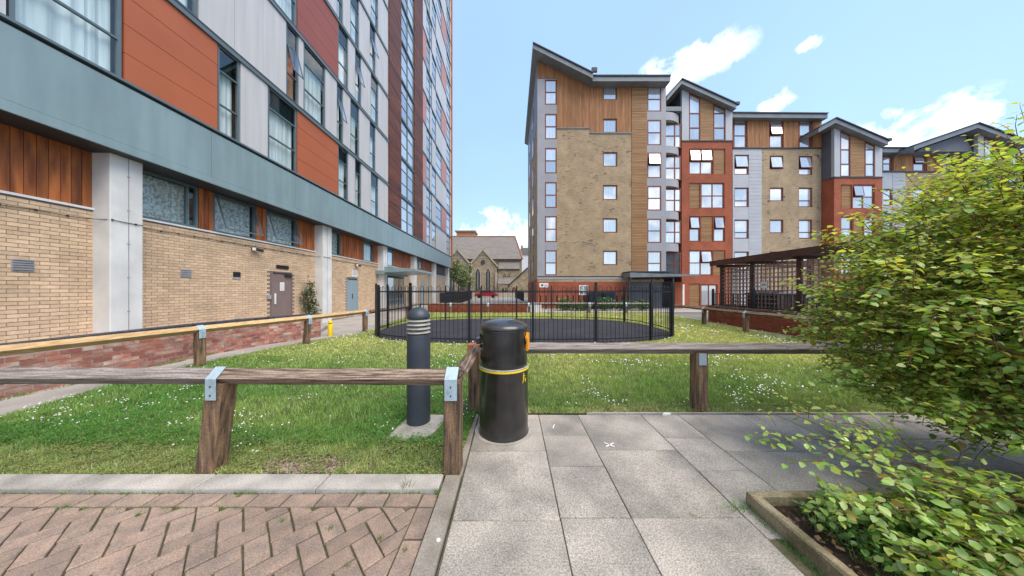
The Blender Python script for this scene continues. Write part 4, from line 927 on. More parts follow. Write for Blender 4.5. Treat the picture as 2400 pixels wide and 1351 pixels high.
bay(1598, 1716, (1597, 188), (1725, 246), (1562, 228), 330, YB,
    [(1615, 1671, 349, 409, 'w', (1, 1), (1, 1), ((1, 0), (1, 1))), (1672.5, 1700, 349, 409, 't'), (1615, 1641.5, 429, 489, 't'), (1643, 1698, 429, 489, 'w', (1, 1), (1, 1), ()),
     (1615, 1641, 507, 567, 'w', (1, 1), (1,), ((1, 0),)), (1642.5, 1671, 507, 567, 't'), (1672.5, 1699, 507, 567, 'w', (1, 1), (1,), ((1, 0),)),
     (1615, 1670, 587, 646, 'w', (1, 1), (1, 1), ((1, 1),)), (1671.5, 1700, 587, 646, 't'), (1615, 1641, 665, 718, 't'), (1642.5, 1682, 667, 718, 'w', (1,), (1, 1), ())],
    [(1598, 1614.5, 'g'), (1615, 1641, 'w'), (1641.5, 1671.5, 't'), (1672, 1700, 'w'), (1700.5, 1716, 'g')], [], 'light_clad')
bay(1955, 2067, (1957, 279), (2080, 331), (1917, 302), 415, YB,
    [(1971, 1997, 433, 490, 't'), (1998.5, 2050, 433, 490, 'w', (1, 1), (1, 1), ((1, 0),)), (1971, 1998, 508, 566, 'w', (1, 1), (1,), ()), (1999.5, 2024, 508, 566, 't'), (2025.5, 2050, 508, 566, 'w', (1, 1), (1,), ()), (1971, 2024, 586, 644, 'w', (1, 1), (1, 1), ())],
    [(1955, 1968.5, 'g'), (1969, 1993, 'w'), (1993.5, 2026, 't'), (2026.5, 2050, 'w'), (2050.5, 2067, 'g')], [], 'light_clad')
bay(2292, 2400, (2290, 291), (2410, 335), (2140, 343), 480, YB,
    [(2310, 2360, 500, 555, 'w', (1, 1), (1, 1), ()), (2310, 2360, 575, 630, 'w', (1, 1), (1, 1), ())],
    [(2292, 2305, 'g'), (2305.5, 2330, 'w'), (2330.5, 2362, 't'), (2362.5, 2385, 'w'), (2385.5, 2400, 'g')], [], 'light_clad')
mb = MB(); mb.prism([(XX(2160, YB), ZZ(352, YB)), (XX(2292, YB), ZZ(352, YB)), (XX(2291, YB-.4), ZZ(303, YB-.4)), (XX(2170, YB), ZZ(345, YB))], 'y', YB+.25, 27, 'slate_clad'); mb.build('gable_side', block)
# recessed stretches between the bays
def section(p0, p1, split, rtop, tz, ybase, wins_top, cols_, roofx):
    Y = YC
    ht = [(a, b, tz[0]+3, tz[1]) for a, b in wins_top]
    wall_with_holes(p0, p1, tz[0], tz[1], Y, 'frame_red', ht, 'cladding_backing')
    vboards(p0, p1, lambda x: ZZ(tz[0], Y), tz[1], Y, [(h[0]-1, h[1]+1, h[2], h[3]) for h in ht], n=.04)
    for i, h in enumerate(ht):
        r = (.42, .44, .14); bwin(*h, Y, r, (1,), ((1, 0),) if i == 1 else (), n=-.03)
    bbox(p0, p1, tz[1], tz[1]+2.5, Y, 'roof_dark', 'ledge', -.2, .07)
    hg = [h for h in cols_ if h[1] <= split]; hb = [h for h in cols_ if h[0] >= split]
    wall_with_holes(p0, split, tz[1]+2.6, 724, Y, 'light_clad', [h[:4] for h in hg], 'clad_wall', -.2)
    z = ZZ(720, Y); mb = MB(); F_ = Fac('S', Y)
    while z < ZZ(tz[1]+3, Y)-.3:
        xa = XX(p0, Y)
        for a, b in ((p0, min([h[0] for h in hg], default=split)), (max([h[1] for h in hg], default=p0), split)):
            if b-a > 2: F_.box(mb, XX(a, Y)+.002, XX(b, Y)-.002, z+.012, z+.30, .001, .014, 'light_clad')
        z += .31
    stuff(mb.build('clad_boards', block))
    wall_with_holes(split, p1, tz[1]+2.6, 724, Y, 'yellow_brick', [h[:4] for h in hb], 'brick_wall', -.2)
    for h in cols_: bwin(h[0], h[1], h[2], h[3], Y, h[4], (1,), h[5], n=-.06)
    bx(XX(p0, Y), XX(p1, Y), Y+.26, 27, -.05, ZZ(tz[0], Y), 'core', 'room_dark', block)
    Yr = Y-.5
    roof_gable('roof', [(XX(roofx[0], Yr), ZZ(rtop, Yr)), (XX(roofx[1], Yr), ZZ(rtop+2, Yr))], Yr, 27.5, .34)
section(1717, 1925, 1785, 266, (276, 347), 0, [(1720, 1750), (1803, 1835), (1873, 1901)],
        [(1721, 1755, 363, 410, (.32, .68), ((1, 0),)), (1721, 1755, 440, 486, (.32, .68), ()), (1721, 1755, 515, 560, (.32, .68), ()), (1721, 1755, 590, 635, (.32, .68), ()),
         (1804, 1836, 365, 397, (1,), ((0, 0),)), (1804, 1836, 440, 472, (1,), ()), (1804, 1836, 515, 547, (1,), ()), (1804, 1836, 590, 622, (1,), ()),
         (1872, 1904, 366, 411, (.32, .68), ((1, 0),)), (1872, 1904, 440, 486, (.32, .68), ()), (1872, 1904, 515, 560, (.32, .68), ()), (1872, 1904, 590, 635, (.32, .68), ())], (1714, 1940))
section(2068, 2262, 2122, 348, (357, 402), 0, [(2069, 2090), (2140, 2168), (2208, 2236)],
        [(2070, 2092, 443, 482, (.32, .68), ()), (2070, 2092, 518, 558, (.32, .68), ()), (2140, 2170, 443, 482, (.32, .68), ()), (2208, 2236, 443, 482, (.32, .68), ()), (2140, 2170, 518, 558, (.32, .68), ()), (2208, 2236, 518, 558, (.32, .68), ())], (2066, 2272))

# ------------------------------------------------------------------ church and far things
YCh = 55.0
church = thing('church', 'old stone church with tall arched windows and slate roof at the end of the gap', 'church', (-6, 58, 0))
def cx(px, Y=YCh): return (px-1200)*Y/F
def cz(py, Y=YCh): return EYE+(679-py)*Y/F
mb = MB(); mb.add([(cx(1000, 55.5), 55.4, 7.8), (2.15, 55.4, 7.8), (.7, 61, 13.5), (-22, 61, 13.5), (2.15, 66, 7.8), (-22, 66, 7.8)], [(0, 1, 2, 3), (1, 4, 2), (3, 2, 4, 5)], 'church_roof'); rf = mb.build('roof', church)
mb = MB(); mb.tube([(-22, 61, 13.55), (.72, 61, 13.55), (2.2, 55.35, 7.85)], .16, 6, 'terracotta'); mb.build('ridge_tiles', rf)
bx(-22, 2.05, 56, 65.5, -.05, 7.85, 'nave_wall', 'stone', church)
def lancet(cx_, z0, z1, w, Y, parent, m='leaded_glass'):
    P = [(cx_-w/2, z0), (cx_+w/2, z0), (cx_+w/2, z1-w)]+[(cx_+w/2-w*.5*t, z1-w+w*math.sin(t*math.pi/2)) for t in (.35, .7)]+[(cx_, z1)]+[(cx_-w/2+w*.5*t, z1-w+w*math.sin(t*math.pi/2)) for t in (.7, .35)]+[(cx_-w/2, z1-w)]
    o = MB(); o.prism([(cx_+(x-cx_)*1.3, z0+(z-z0)*1.05) for x, z in P], 'y', Y-.06, Y+.02, 'stone_trim'); fr = o.build('arched_window', parent)
    g = MB(); g.prism(P, 'y', Y-.09, Y-.05, m); g.bar((cx_, Y-.1, z0), (cx_, Y-.1, z1-w*.5), .1, .06, 'stone_trim'); g.build('leaded_light', fr)
for c in (1072, 1132):
    x = cx(c); wl_ = 2.9
    mb = MB(); zb = cz(622); zt = cz(586); mb.prism([(x-wl_, -.05), (x+wl_, -.05), (x+wl_, zb-.1), (x, zt), (x-wl_, zb-.1)], 'y', YCh, 57.5, 'stone'); g = mb.build('gable_wall', church)
    mb = MB()
    for s_ in (-1, 1): mb.bar((x+s_*(wl_+.15), YCh-.08, zb-.25), (x, YCh-.08, zt+.1), .3, .3, 'stone_trim')
    mb.box(x-.06, x+.06, YCh-.1, YCh+.02, zt, zt+1.5, 'stone_trim'); mb.box(x-.3, x+.3, YCh-.1, YCh+.02, zt+.8, zt+.95, 'stone_trim'); mb.box(x-1.2, x+1.2, YCh-.06, YCh+.02, cz(604)-.06, cz(604)+.06, 'stone_trim'); mb.build('coping', g)
    for dx in (-1.1, 1.1): lancet(x+dx*.95, cz(680), cz(630), .95, YCh, g) if False else lancet(x+dx*.95, cz(680), cz(630), .95, YCh, church)
    mb = MB(); mb.lathe([(.0, 0), (.45, 0), (.45, .1), (0, .1)], 0, 0, 14, 'leaded_glass', cap=False)
    mb.v = [(x+vx, YCh-vz-.02, cz(615)+vy) for vx, vy, vz in mb.v]; mb.build('rose_window', church)
    for k in (-1, 0, 1): lancet(x+k*.55, cz(599), cz(593)+(.25 if k == 0 else 0), .22, YCh, church)
    mb = MB(); mb.add([(x-wl_, 57.4, zb), (x, 57.4, zt-.05), (x, 60, zt-.05), (x-wl_, 60, zb), (x+wl_, 57.4, zb), (x+wl_, 60, zb)], [(0, 1, 2, 3), (1, 4, 5, 2)], 'church_roof'); mb.build('cross_roof', church)
    for s_ in (-1, 1): MB().box(x+s_*2.75-.25, x+s_*2.75+.25, YCh-.5, YCh-.0, -.05, cz(640), 'stone_trim').build('buttress', church)
mb = MB(); mb.add([(cx(1168), 54.6, cz(631)), (cx(1218), 54.6, cz(631)), (cx(1218), 56.2, cz(608)), (cx(1168), 56.2, cz(608))], [(0, 1, 2, 3)], 'church_roof'); mb.box(cx(1168), cx(1218), 54.55, 54.7, cz(632.5), cz(631), 'roof_dark'); mb.build('aisle_roof', church)
bx(cx(1168), cx(1218), 54.8, 56.2, -.05, cz(632), 'aisle_wall', 'stone', church)
for px in (1183, 1192.5): lancet(cx(px), cz(648), cz(641), .5, 54.8, church)
mb = MB(); mb.add([(cx(1168), 53.2, cz(666)), (cx(1208), 53.2, cz(666)), (cx(1208), 54.85, cz(652)), (cx(1168), 54.85, cz(652))], [(0, 1, 2, 3)], 'church_roof'); mb.build('vestry_roof', church)
bx(cx(1168), cx(1207), 53.3, 54.75, -.05, cz(666), 'vestry_wall', 'stone', church)
mb = MB(); mb.prism([(cx(1186, 52), -.05), (cx(1262, 52), -.05), (cx(1262, 52), 7), (cx(1235, 52), cz(630, 52)), (cx(1190, 52), cz(672, 52))], 'y', 52, 53.1, 'stone'); mb.build('porch_wall', church)
mb = MB(); mb.bar((cx(1190, 52), 51.95, cz(671, 52)), (cx(1237, 52), 51.95, cz(628, 52)), .25, .25, 'roof_dark'); mb.build('porch_verge', church)
lancet(cx(1205, 52), 0, cz(672, 52), 1.15, 51.98, church, 'frame_red')
for px in (1179, 1186): lancet(cx(px, 53.3), cz(683, 53.3), cz(674, 53.3), .45, 53.3, church)
b = thing('distant_building', 'reddish flat-roofed building rising behind the church roof ridge', 'building', (-9, 92, 0))
bx(cx(1070, 90), cx(1112, 90), 90, 96, 0, cz(543, 90), 'wall', 'terracotta', b); bx(cx(1066, 90), cx(1115, 90), 89.5, 96.5, cz(543, 90), cz(540.5, 90), 'roof', 'stone_trim', b)
b = thing('distant_house', 'pale rendered house with a small chimney beside the church and the brick flank', 'building', (2, 82, 0))
bx(cx(1212, 80), cx(1262, 80), 80, 88, 0, cz(598, 80), 'wall', 'concrete_paint', b); mb = MB(); mb.prism([(cx(1210, 80), cz(598, 80)), (cx(1262, 80), cz(598, 80)), (cx(1262, 80), cz(583, 80)), (cx(1222, 80), cz(581, 80))], 'y', 79.8, 88, 'church_roof'); mb.build('roof', b); bx(cx(1221, 80), cx(1226, 80), 81, 82, cz(584, 80), cz(574, 80), 'chimney', 'terracotta', b)
# churchyard wall, car, lamp
tag(bx(-12, 3, 51.2, 51.5, -.05, 1.1, 'boundary_wall', 'stone_trim', None), 'low pale stone wall in front of the church', 'wall')
car = thing('parked_car', 'small red car parked in front of the church', 'car', (-5.2, 48, 0))
x0 = cx(1113, 48); L_ = cx(1167, 48)-x0
mb = MB(); prof = [(0, .3), (.02, .75), (.1, .86), (.24, .93), (.36, 1.38), (.5, 1.45), (.68, 1.40), (.82, .95), (.96, .82), (1, .6), (1, .3)]
mb.prism([(x0+a*L_, z) for a, z in prof], 'y', 47.2, 48.8, 'car_red'); mb.build('body', car)
mb = MB(); mb.prism([(x0+.27*L_, .95), (x0+.375*L_, 1.33), (x0+.5*L_, 1.38), (x0+.67*L_, 1.33), (x0+.78*L_, .95)], 'y', 47.18, 47.2, 'leaded_glass'); mb.build('side_windows', car)
for a in (.2, .8):
    mb = MB(); mb.lathe([(.0, 0), (.31, 0), (.31, .2), (0, .2)], 0, 0, 16, 'tyre', cap=False); mb.v = [(x0+a*L_+vx, 47.15+vz, .31+vy) for vx, vy, vz in mb.v]; mb.build('wheel', car)
lamp = thing('street_lamp', 'dark street lamp standing before the church gables', 'lamp post', (cx(1101, 45), 45, 0))
MB().lathe([(.09, 0), (.07, 2), (.05, 4.9)], cx(1102, 45), 45, 8, 'dark_metal').build('pole', lamp); mb = MB(); mb.bar((cx(1102, 45), 45, 4.9), (cx(1099, 45), 44.9, 5.3), .2, .35, 'dark_metal'); mb.build('lamp_head', lamp)

# ------------------------------------------------------------------ foliage helper
def leaf_cloud(n, center, radii, size, tones, seed=0, surf=.6, flat=1.0, noise=.35, zmin=None):
    """leaf-size quads spread through an uneven volume; returns co, tone"""
    r_ = np.random.default_rng(seed); v = r_.normal(size=(n, 3)); v /= np.linalg.norm(v, axis=1)[:, None]
    lump = 1+noise*(np.sin(v[:, 0]*5+seed)*np.cos(v[:, 1]*4+seed*2)+.6*np.sin(v[:, 2]*9+v[:, 0]*7+seed))
    rr = (surf+(1-surf)*r_.random(n))**.8; rr *= lump; P = np.array(center)+v*rr[:, None]*np.array(radii)
    # clumping
    P += r_.normal(size=(n, 3))*size*.6
    d = r_.normal(size=(n, 3))*.8+v*.8; d[:, 2] *= flat; d /= np.linalg.norm(d, axis=1)[:, None]
    up = r_.normal(size=(n, 3))*.5+np.array([0, 0, 1.]); a = np.cross(d, up); a /= np.linalg.norm(a, axis=1)[:, None]+1e-9
    s = size*(.6+.8*r_.random(n))[:, None]; co = np.empty((n, 4, 3)); co[:, 0] = P-d*s*.5; co[:, 1] = P+a*s*.32; co[:, 2] = P+d*s*.5; co[:, 3] = P-a*s*.32
    if zmin is not None: co[:, :, 2] = np.maximum(co[:, :, 2], zmin)
    t = np.array(tones)[r_.integers(0, len(tones), n)]*(.7+.6*r_.random((n, 1)))
    return co.reshape(-1, 3), t
def bushy(name, label, cat, spec, tones, size, base, group=None, trunk=None):
    b = thing(name, label, cat, base, group); cs = [leaf_cloud(n, c, r, size, tones, seed=int(abs(c[0]*31+c[1]*17))+k) for k, (n, c, r) in enumerate(spec)]
    o = link('crown' if trunk else 'foliage', tri_mesh('foliage', np.vstack([c[0] for c in cs]), np.vstack([c[1] for c in cs]), 'far_leaf', 4, ((0, 1, 2, 3),)), b)
    mb = MB()
    if trunk:
        mb.tube([base, (base[0]+.1, base[1], trunk*.5), (base[0], base[1], trunk)], .14, 8, 'bark', .06)
        for (n, c, r) in spec: mb.tube([(base[0], base[1], trunk*.7), ((base[0]+c[0])/2, (base[1]+c[1])/2, (trunk*.8+c[2])/2), c], .06, 5, 'bark', .02)
        mb.build('trunk', b)
    else:
        for (n, c, r) in spec:
            for k in range(5): mb.tube([(c[0]+random.uniform(-.1, .1), c[1]+random.uniform(-.1, .1), 0), (c[0]+random.uniform(-.6, .6)*r[0], c[1]+random.uniform(-.6, .6)*r[1], c[2]+r[2]*.6)], .012, 4, 'bark', .004)
        mb.build('stems', b)
    return b
TG = [(.08, .13, .03), (.12, .18, .045), (.055, .095, .02)]
bushy('tree', 'pale green tree between the tower and the church gable', 'tree', [(2500, (-8.6, 44, 4.0), (1.7, 1.5, 1.6)), (1500, (-7.6, 43.6, 2.8), (1.2, 1.2, 1.0)), (1200, (-9.6, 44, 5.0), (1.2, 1.2, 1.2))], [(.20, .26, .09), (.26, .30, .12), (.12, .17, .05)], .22, (-8.8, 44, 0), trunk=3.4)
for i, (px, Y, h, w, lb) in enumerate(((1322, 19.6, .75, .5, 'rounded green shrub at the left end of the planting by the red brick base'), (1362, 19.4, .55, .8, 'low wide shrub between the rounded shrub and the taller one by the brick base'),
                                   (1415, 19.5, .85, .7, 'tall dark green shrub under the blue bins by the entrance'), (1465, 19.6, .6, .7, 'small shrub nearest the block entrance canopy'), (1508, 19.7, .7, .5, 'shrub right beside the play fence gate in front of the lobby'))):
    x = XX(px, Y); bushy('shrub', lb, 'shrub', [(900, (x, Y, h*.55), (w, .4, h*.5))], [(.05, .14, .03), (.08, .2, .04), (.04, .10, .03)], .12, (x, Y, 0), 'shrubs planted before the block')
bushy('climbing_plant', 'dark green plant growing by the second column of the tower', 'plant', [(420, (-8.7, 11.5, 1.05), (.18, .24, .60)), (200, (-8.7, 11.75, .7), (.16, .2, .45)), (90, (-8.7, 11.6, 1.6), (.10, .14, .28))], [(.05, .11, .05), (.09, .16, .07), (.16, .12, .07)], .10, (-8.6, 11.5, 0))

# ------------------------------------------------------------------ low walls
def brick_run(th, p0, p1, z0, z1, thick, single, mname='wall_brick', L_=.225, H_=.075, backing='wall_mortar'):
    """bricks on both faces of a straight wall piece; single: each brick an object"""
    p0, p1 = Vector((*p0, 0)), Vector((*p1, 0)); d = (p1-p0); ln = d.length; d.normalize(); nrm = Vector((d.y, -d.x, 0))
    mb = MB(); c0, c1 = p0+Vector((0, 0, (z0+z1)/2)), p1+Vector((0, 0, (z0+z1)/2)); mb.bar(c0, c1, thick, z1-z0, backing); core = mb.build('wall_core', th)
    rows = int((z1-z0)/H_); acc_ = MB(); full_ = {}
    ang = math.atan2(d.y, d.x)
    for r in range(rows):
        z = z0+r*H_+.005; s = -(r % 2)*L_/2
        while s < ln-.02:
            a, b = max(s, 0)+.0065, min(s+L_, ln)-.0065; s += L_
            if b-a < .03: continue
            w = thick/2+.008
            if single:
                key = round(b-a, 3)
                if key not in full_: full_[key] = MB().box(-(b-a)/2, (b-a)/2, -w, w, 0, H_-.013, mname).mesh('brick')
                mid = p0+d*((a+b)/2); o = bpy.data.objects.new('brick', full_[key]); COL.objects.link(o); o.parent = core; o.matrix_parent_inverse = Matrix.Translation(-WORLD(core))
                o.location = (mid.x+nrm.x*random.uniform(-.002, .002), mid.y+nrm.y*random.uniform(-.002, .002), z); o.rotation_euler.z = ang
            else: acc_.bar(p0+d*a+Vector((0, 0, z+(H_-.01)/2)), p0+d*b+Vector((0, 0, z+(H_-.01)/2)), 2*w, H_-.01, mname)
    if not single: stuff(acc_.build('brick_courses', core))
    return core
lw = thing('low_wall', 'low red brick wall with dark coping bricks along the path before the tower', 'wall', (-7.1, 5, 0))
pts_ = [(-7.22, 1.0), (-7.2, 6.1), (-6.85, 7.5), (-6.25, 8.7)]
brick_run(lw, pts_[0], (-7.215, 3.2), -.05, .62, .215, False)
brick_run(lw, (-7.215, 3.2), pts_[1], -.05, .62, .215, True); brick_run(lw, pts_[1], pts_[2], -.05, .62, .215, True); brick_run(lw, pts_[2], pts_[3], -.05, .62, .215, True)
cop = MB(); cnt = 0
for a, b in zip(pts_, pts_[1:]):
    a, b = Vector((*a, 0)), Vector((*b, 0)); n = int((b-a).length/.075); d = (b-a).normalized()
    for i in range(n):
        p = a+(b-a)*((i+.5)/n); q = MB(); nn = Vector((d.y, -d.x, 0)); q.bar(p-nn*.13+Vector((0, 0, .6755)), p+nn*.13+Vector((0, 0, .6755)), .066, .105, 'slate_coping')
        q.build('coping_brick', lw); cnt += 1
    cop.bar(a+Vector((0, 0, .67)), b+Vector((0, 0, .67)), .235, .08, 'wall_mortar')
cop.build('coping_bed', lw)
structure(MB().prism([(-8.94, -3), (-7.34, -3), (-7.32, 6.1), (-6.97, 7.55), (-6.4, 8.75), (-7.2, 10.5), (-8.94, 12)], 'z', -.04, .10, 'path_concrete').build('raised_walk'))
fw = thing('far_wall', 'long low red brick wall closing the lawn beyond the play area', 'wall', (-2, 17.95, 0))
brick_run(fw, (-5.6, 17.95), (1.0, 17.95), -.05, .55, .215, False, 'wall_brick_red', backing='clad_timber'); MB().box(-5.65, 1.05, 17.82, 18.08, .552, .60, 'terracotta').build('coping', fw)
tag(bx(1.1, 2.0, 18.3, 18.5, -.05, .45, 'planter_wall', 'concrete_paint', None), 'short pale wall piece behind the play area near the block corner', 'wall')
rw = thing('garden_wall', 'low red brick wall under the black railing and trellis store on the right', 'wall', (9.3, 9, 0))
brick_run(rw, (9.35, 5.2), (9.2, 12.4), -.05, .70, .215, False, 'wall_brick_red', backing='clad_timber'); brick_run(rw, (9.2, 12.5), (13.5, 12.5), -.05, .70, .215, False, 'wall_brick_red', backing='clad_timber')
mb = MB(); mb.bar((9.35, 5.2, .735), (9.2, 12.55, .735), .28, .06, 'old_timber_y'); mb.build('coping', rw); mb = MB(); mb.bar((9.35, 12.5, .735), (13.5, 12.5, .735), .27, .06, 'old_timber'); mb.build('coping', rw)
# railing on it
def low_railing(th, p0, p1, z0, h, posts, gap=.11, pw=.11, knob=True):
    p0, p1 = Vector(p0), Vector(p1); L_ = (p1-p0).length; d = (p1-p0)/L_; n = int(L_/gap)
    me = MB().box(-.008, .008, -.008, .008, 0, h-.12, 'fence_black').mesh('railing_bar')
    for i in range(1, n):
        p = p0+d*(i*L_/n); link('railing_bar', me, th, None).location = (p.x, p.y, z0+.03)
    for z in (z0+.06, z0+h-.1): mb = MB(); mb.bar(p0+Vector((0, 0, z)), p1+Vector((0, 0, z)), .03, .02, 'fence_black'); mb.build('rail', th)
    for t in posts:
        p = p0+d*(t*L_); mb = MB(); mb.lathe([(pw/2, z0), (pw/2, z0+h+.06), (pw*.3, z0+h+.12)], p.x, p.y, 12, 'fence_black'); mb.build('post', th, smooth=True)
rl = thing('railing', 'black metal railing standing on the right-hand brick wall before the trellis', 'railing', (9.3, 9, .76))
low_railing(rl, (9.35, 5.3, 0), (9.2, 12.3, 0), .76, .66, (0, .14, .40, .71, 1.0), .12)
# trellis store
st = thing('trellis_store', 'dark timber bin store with a flat roof and open trellis sides', 'shelter', (11, 10, 0))
XT = 9.85
mb = MB(); mb.box(9.55, 11.3, 4.2, 12.9, 2.72, 2.80, 'pergola').box(9.52, 9.6, 4.2, 12.95, 2.62, 2.86, 'pergola'); mb.build('roof', st)
for yy in (12.6, 11.0, 9.2, 7.4, 5.6, 4.4):
    bx(XT-.06, XT+.06, yy-.06, yy+.06, 0, 2.66, 'post', 'pergola', st); mb = MB(); mb.bar((9.6, yy, 2.60), (14, yy, 2.60), .07, .12, 'pergola'); mb.build('rafter', st)
for yy in (12.6, 4.4): bx(14-.06, 14+.06, yy-.06, yy+.06, 0, 2.66, 'post', 'pergola', st)
vl = MB().box(XT-.01, XT+.01, -.022, .022, .72, 2.52, 'trellis').mesh('lath')
y = 4.5
while y < 12.55: o = link('lath', vl, st, None); o.location = (0, y, 0); y += .165
for z in np.arange(.8, 2.52, .165):
    mb = MB(); mb.box(XT-.032, XT-.0105, 4.4, 12.6, z-.018, z+.018, 'trellis'); mb.build('lath', st)
hl = MB()
for x in np.arange(10, 13.9, .165): bx(x-.02, x+.02, 12.6, 12.62, .72, 2.52, 'lath', 'trellis', st)
for z in np.arange(.8, 2.52, .165): bx(9.9, 14, 12.57, 12.598, z-.018, z+.018, 'lath', 'trellis', st)
ns = MB().box(XT-.04, XT-.034, 10.35, 10.6, 1.55, 1.8, 'white_paint').box(XT-.0415, XT-.040, 10.39, 10.56, 1.66, 1.70, 'frame_red').build('notice', st)
for k, (yy, c, lb) in enumerate(((11.6, 'bin_blue', 'dark wheeled bin standing deepest inside the trellis store'), (10.2, 'grey_plastic', 'grey wheeled bin standing mid way inside the trellis store'), (8.6, 'door_brown', 'brownish wheeled bin standing nearest inside the trellis store'))):
    b = thing('wheeled_bin', lb, 'bin', (11.2, yy, 0), 'bins inside the trellis store')
    mb = MB(); mb.prism([(10.75, .12), (11.65, .12), (11.8, 1.25), (10.6, 1.25)], 'y', yy-.55, yy+.55, c); mb.build('body', b)
    mb = MB(); mb.prism([(10.55, 1.26), (11.85, 1.26), (11.85, 1.34), (11.2, 1.45), (10.55, 1.34)], 'y', yy-.6, yy+.6, c); mb.build('lid', b)
    for wx in (10.9, 11.5): bx(wx-.05, wx+.05, yy-.4, yy-.3, -.04, .12, 'wheel', 'tyre', b)
# black fences flanking the far path
for nm, p0, p1, lb in (('fence', (-5.2, 19.5, 0), (-6.3, 42, 0), 'dark palisade fence left of the path towards the church'), ('fence', (1.5, 34, 0), (.6, 50, 0), 'dark fence on the right leading to the church porch')):
    f = thing(nm, lb, 'fence', p0, 'fences flanking the far path'); p0, p1 = Vector(p0), Vector(p1); L_ = (p1-p0).length; n = int(L_/.40)
    me = MB().box(-.035, .035, -.035, .035, 0, 1.25, 'fence_black').mesh('pale')
    for i in range(n+1): p = p0.lerp(p1, i/n); link('pale', me, f, None).location = (p.x, p.y, 0)
    for z in (.3, 1.0): mb = MB(); mb.bar(p0+Vector((0, 0, z)), p1+Vector((0, 0, z)), .04, .05, 'fence_black'); mb.build('rail', f)
fb = thing('fence', 'black upright fence before the red brick base of the block', 'fence', (4.5, 20.6, 0)); me = MB().box(-.05, .05, -.05, .05, 0, 1.05, 'fence_black').mesh('pale')
for x in np.arange(2.2, 9.2, .42): link('pale', me, fb, None).location = (x, 20.7, 0)
mb = MB(); mb.bar((2.1, 20.76, .3), (9.2, 20.76, .3), .03, .05, 'fence_black'); mb.build('rail', fb)
for k, (px, lb) in enumerate(((1394, 'left one of two dark blue refuse bins by the red brick base'), (1428, 'right one of two dark blue refuse bins by the red brick base, with raised lid'))):
    x = XX(px, 21); b = thing('refuse_bin', lb, 'bin', (x, 21, 0), 'refuse bins by the block')
    mb = MB(); mb.prism([(x-.4, .1), (x+.4, .1), (x+.45, 1.15), (x-.45, 1.15)], 'y', 20.95, 21.6, 'bin_blue'); mb.build('body', b); mb = MB(); mb.prism([(x-.48, 1.16), (x+.48, 1.16), (x+.4, 1.32), (x-.4, 1.32)], 'y', 20.9, 21.65, 'bin_blue'); mb.build('lid', b)

# ------------------------------------------------------------------ play fence
pf = thing('play_fence', 'black bow-topped metal fence round the oval play area', 'fence', (PC[0], PC[1], 0))
NS = 2000; P_ = [oval(2*math.pi*i/NS, 1.0) for i in range(NS)]; cum = [0]
for i in range(NS): cum.append(cum[-1]+math.dist(P_[i], P_[(i+1) % NS]))
TOT = cum[-1]
def at_s(s):
    s %= TOT; lo = int(np.searchsorted(cum, s))-1; lo = max(0, min(NS-1, lo)); t = (s-cum[lo])/max(1e-9, cum[lo+1]-cum[lo]); a, b = P_[lo], P_[(lo+1) % NS]
    return (a[0]+(b[0]-a[0])*t, a[1]+(b[1]-a[1])*t), math.atan2(b[1]-a[1], b[0]-a[0])
# start so that a post falls at x = .58 on the near side
s0 = min(range(NS), key=lambda i: abs(P_[i][0]-.56)+(100 if P_[i][1] > PC[1] else 0)); s0 = cum[s0]
NP_ = round(TOT/1.76); SP = TOT/NP_; FHt = 1.60
hp = []
for k in range(9): t = math.pi*k/8; hp.append((-.06*math.cos(t), 0, FHt-.06+.06*math.sin(t)))
hoop = MB().tube([(-.06, 0, .03)]+hp+[(.06, 0, .03)], .0065, 6, 'fence_black').mesh('hoop_bar', True)
postm = MB().box(-.03, .03, -.03, .03, -.05, FHt+.08, 'fence_black').box(-.022, .022, -.022, .022, FHt+.08, FHt+.10, 'fence_black').mesh('post')
for i in range(NP_):
    (x, y), a = at_s(s0+i*SP); o = link('post', postm, pf, None); o.location = (x, y, 0); o.rotation_euler.z = a
    for z in (.12, FHt-.17):
        pts = [(*at_s(s0+i*SP+SP*t/8)[0], z) for t in range(9)]; mb = MB()
        for p, q in zip(pts, pts[1:]): mb.bar(p, q, .010, .03, 'fence_black')
        mb.build('rail', pf)
    nb = 7
    for k in range(nb):
        (x, y), a = at_s(s0+i*SP+(k+.5)*SP/nb); o = link('hoop_bar', hoop, pf, None); o.location = (x, y, 0); o.rotation_euler.z = a
# gate posts and latch frames by the left end and the right end
for sx in (-4.30, 5.05, 5.35):
    i = min(range(NS), key=lambda i: abs(P_[i][0]-sx)+(100 if P_[i][1] > PC[1] else 0)); x, y = P_[i]; a = math.atan2(P_[(i+1) % NS][1]-y, P_[(i+1) % NS][0]-x)
    for dx in (0, .11): o = MB().box(-.04, .04, -.04, .04, -.05, FHt+.05, 'fence_black').build('gate_post', pf); o.location = (x+dx*math.cos(a), y+dx*math.sin(a), 0); o.rotation_euler.z = a

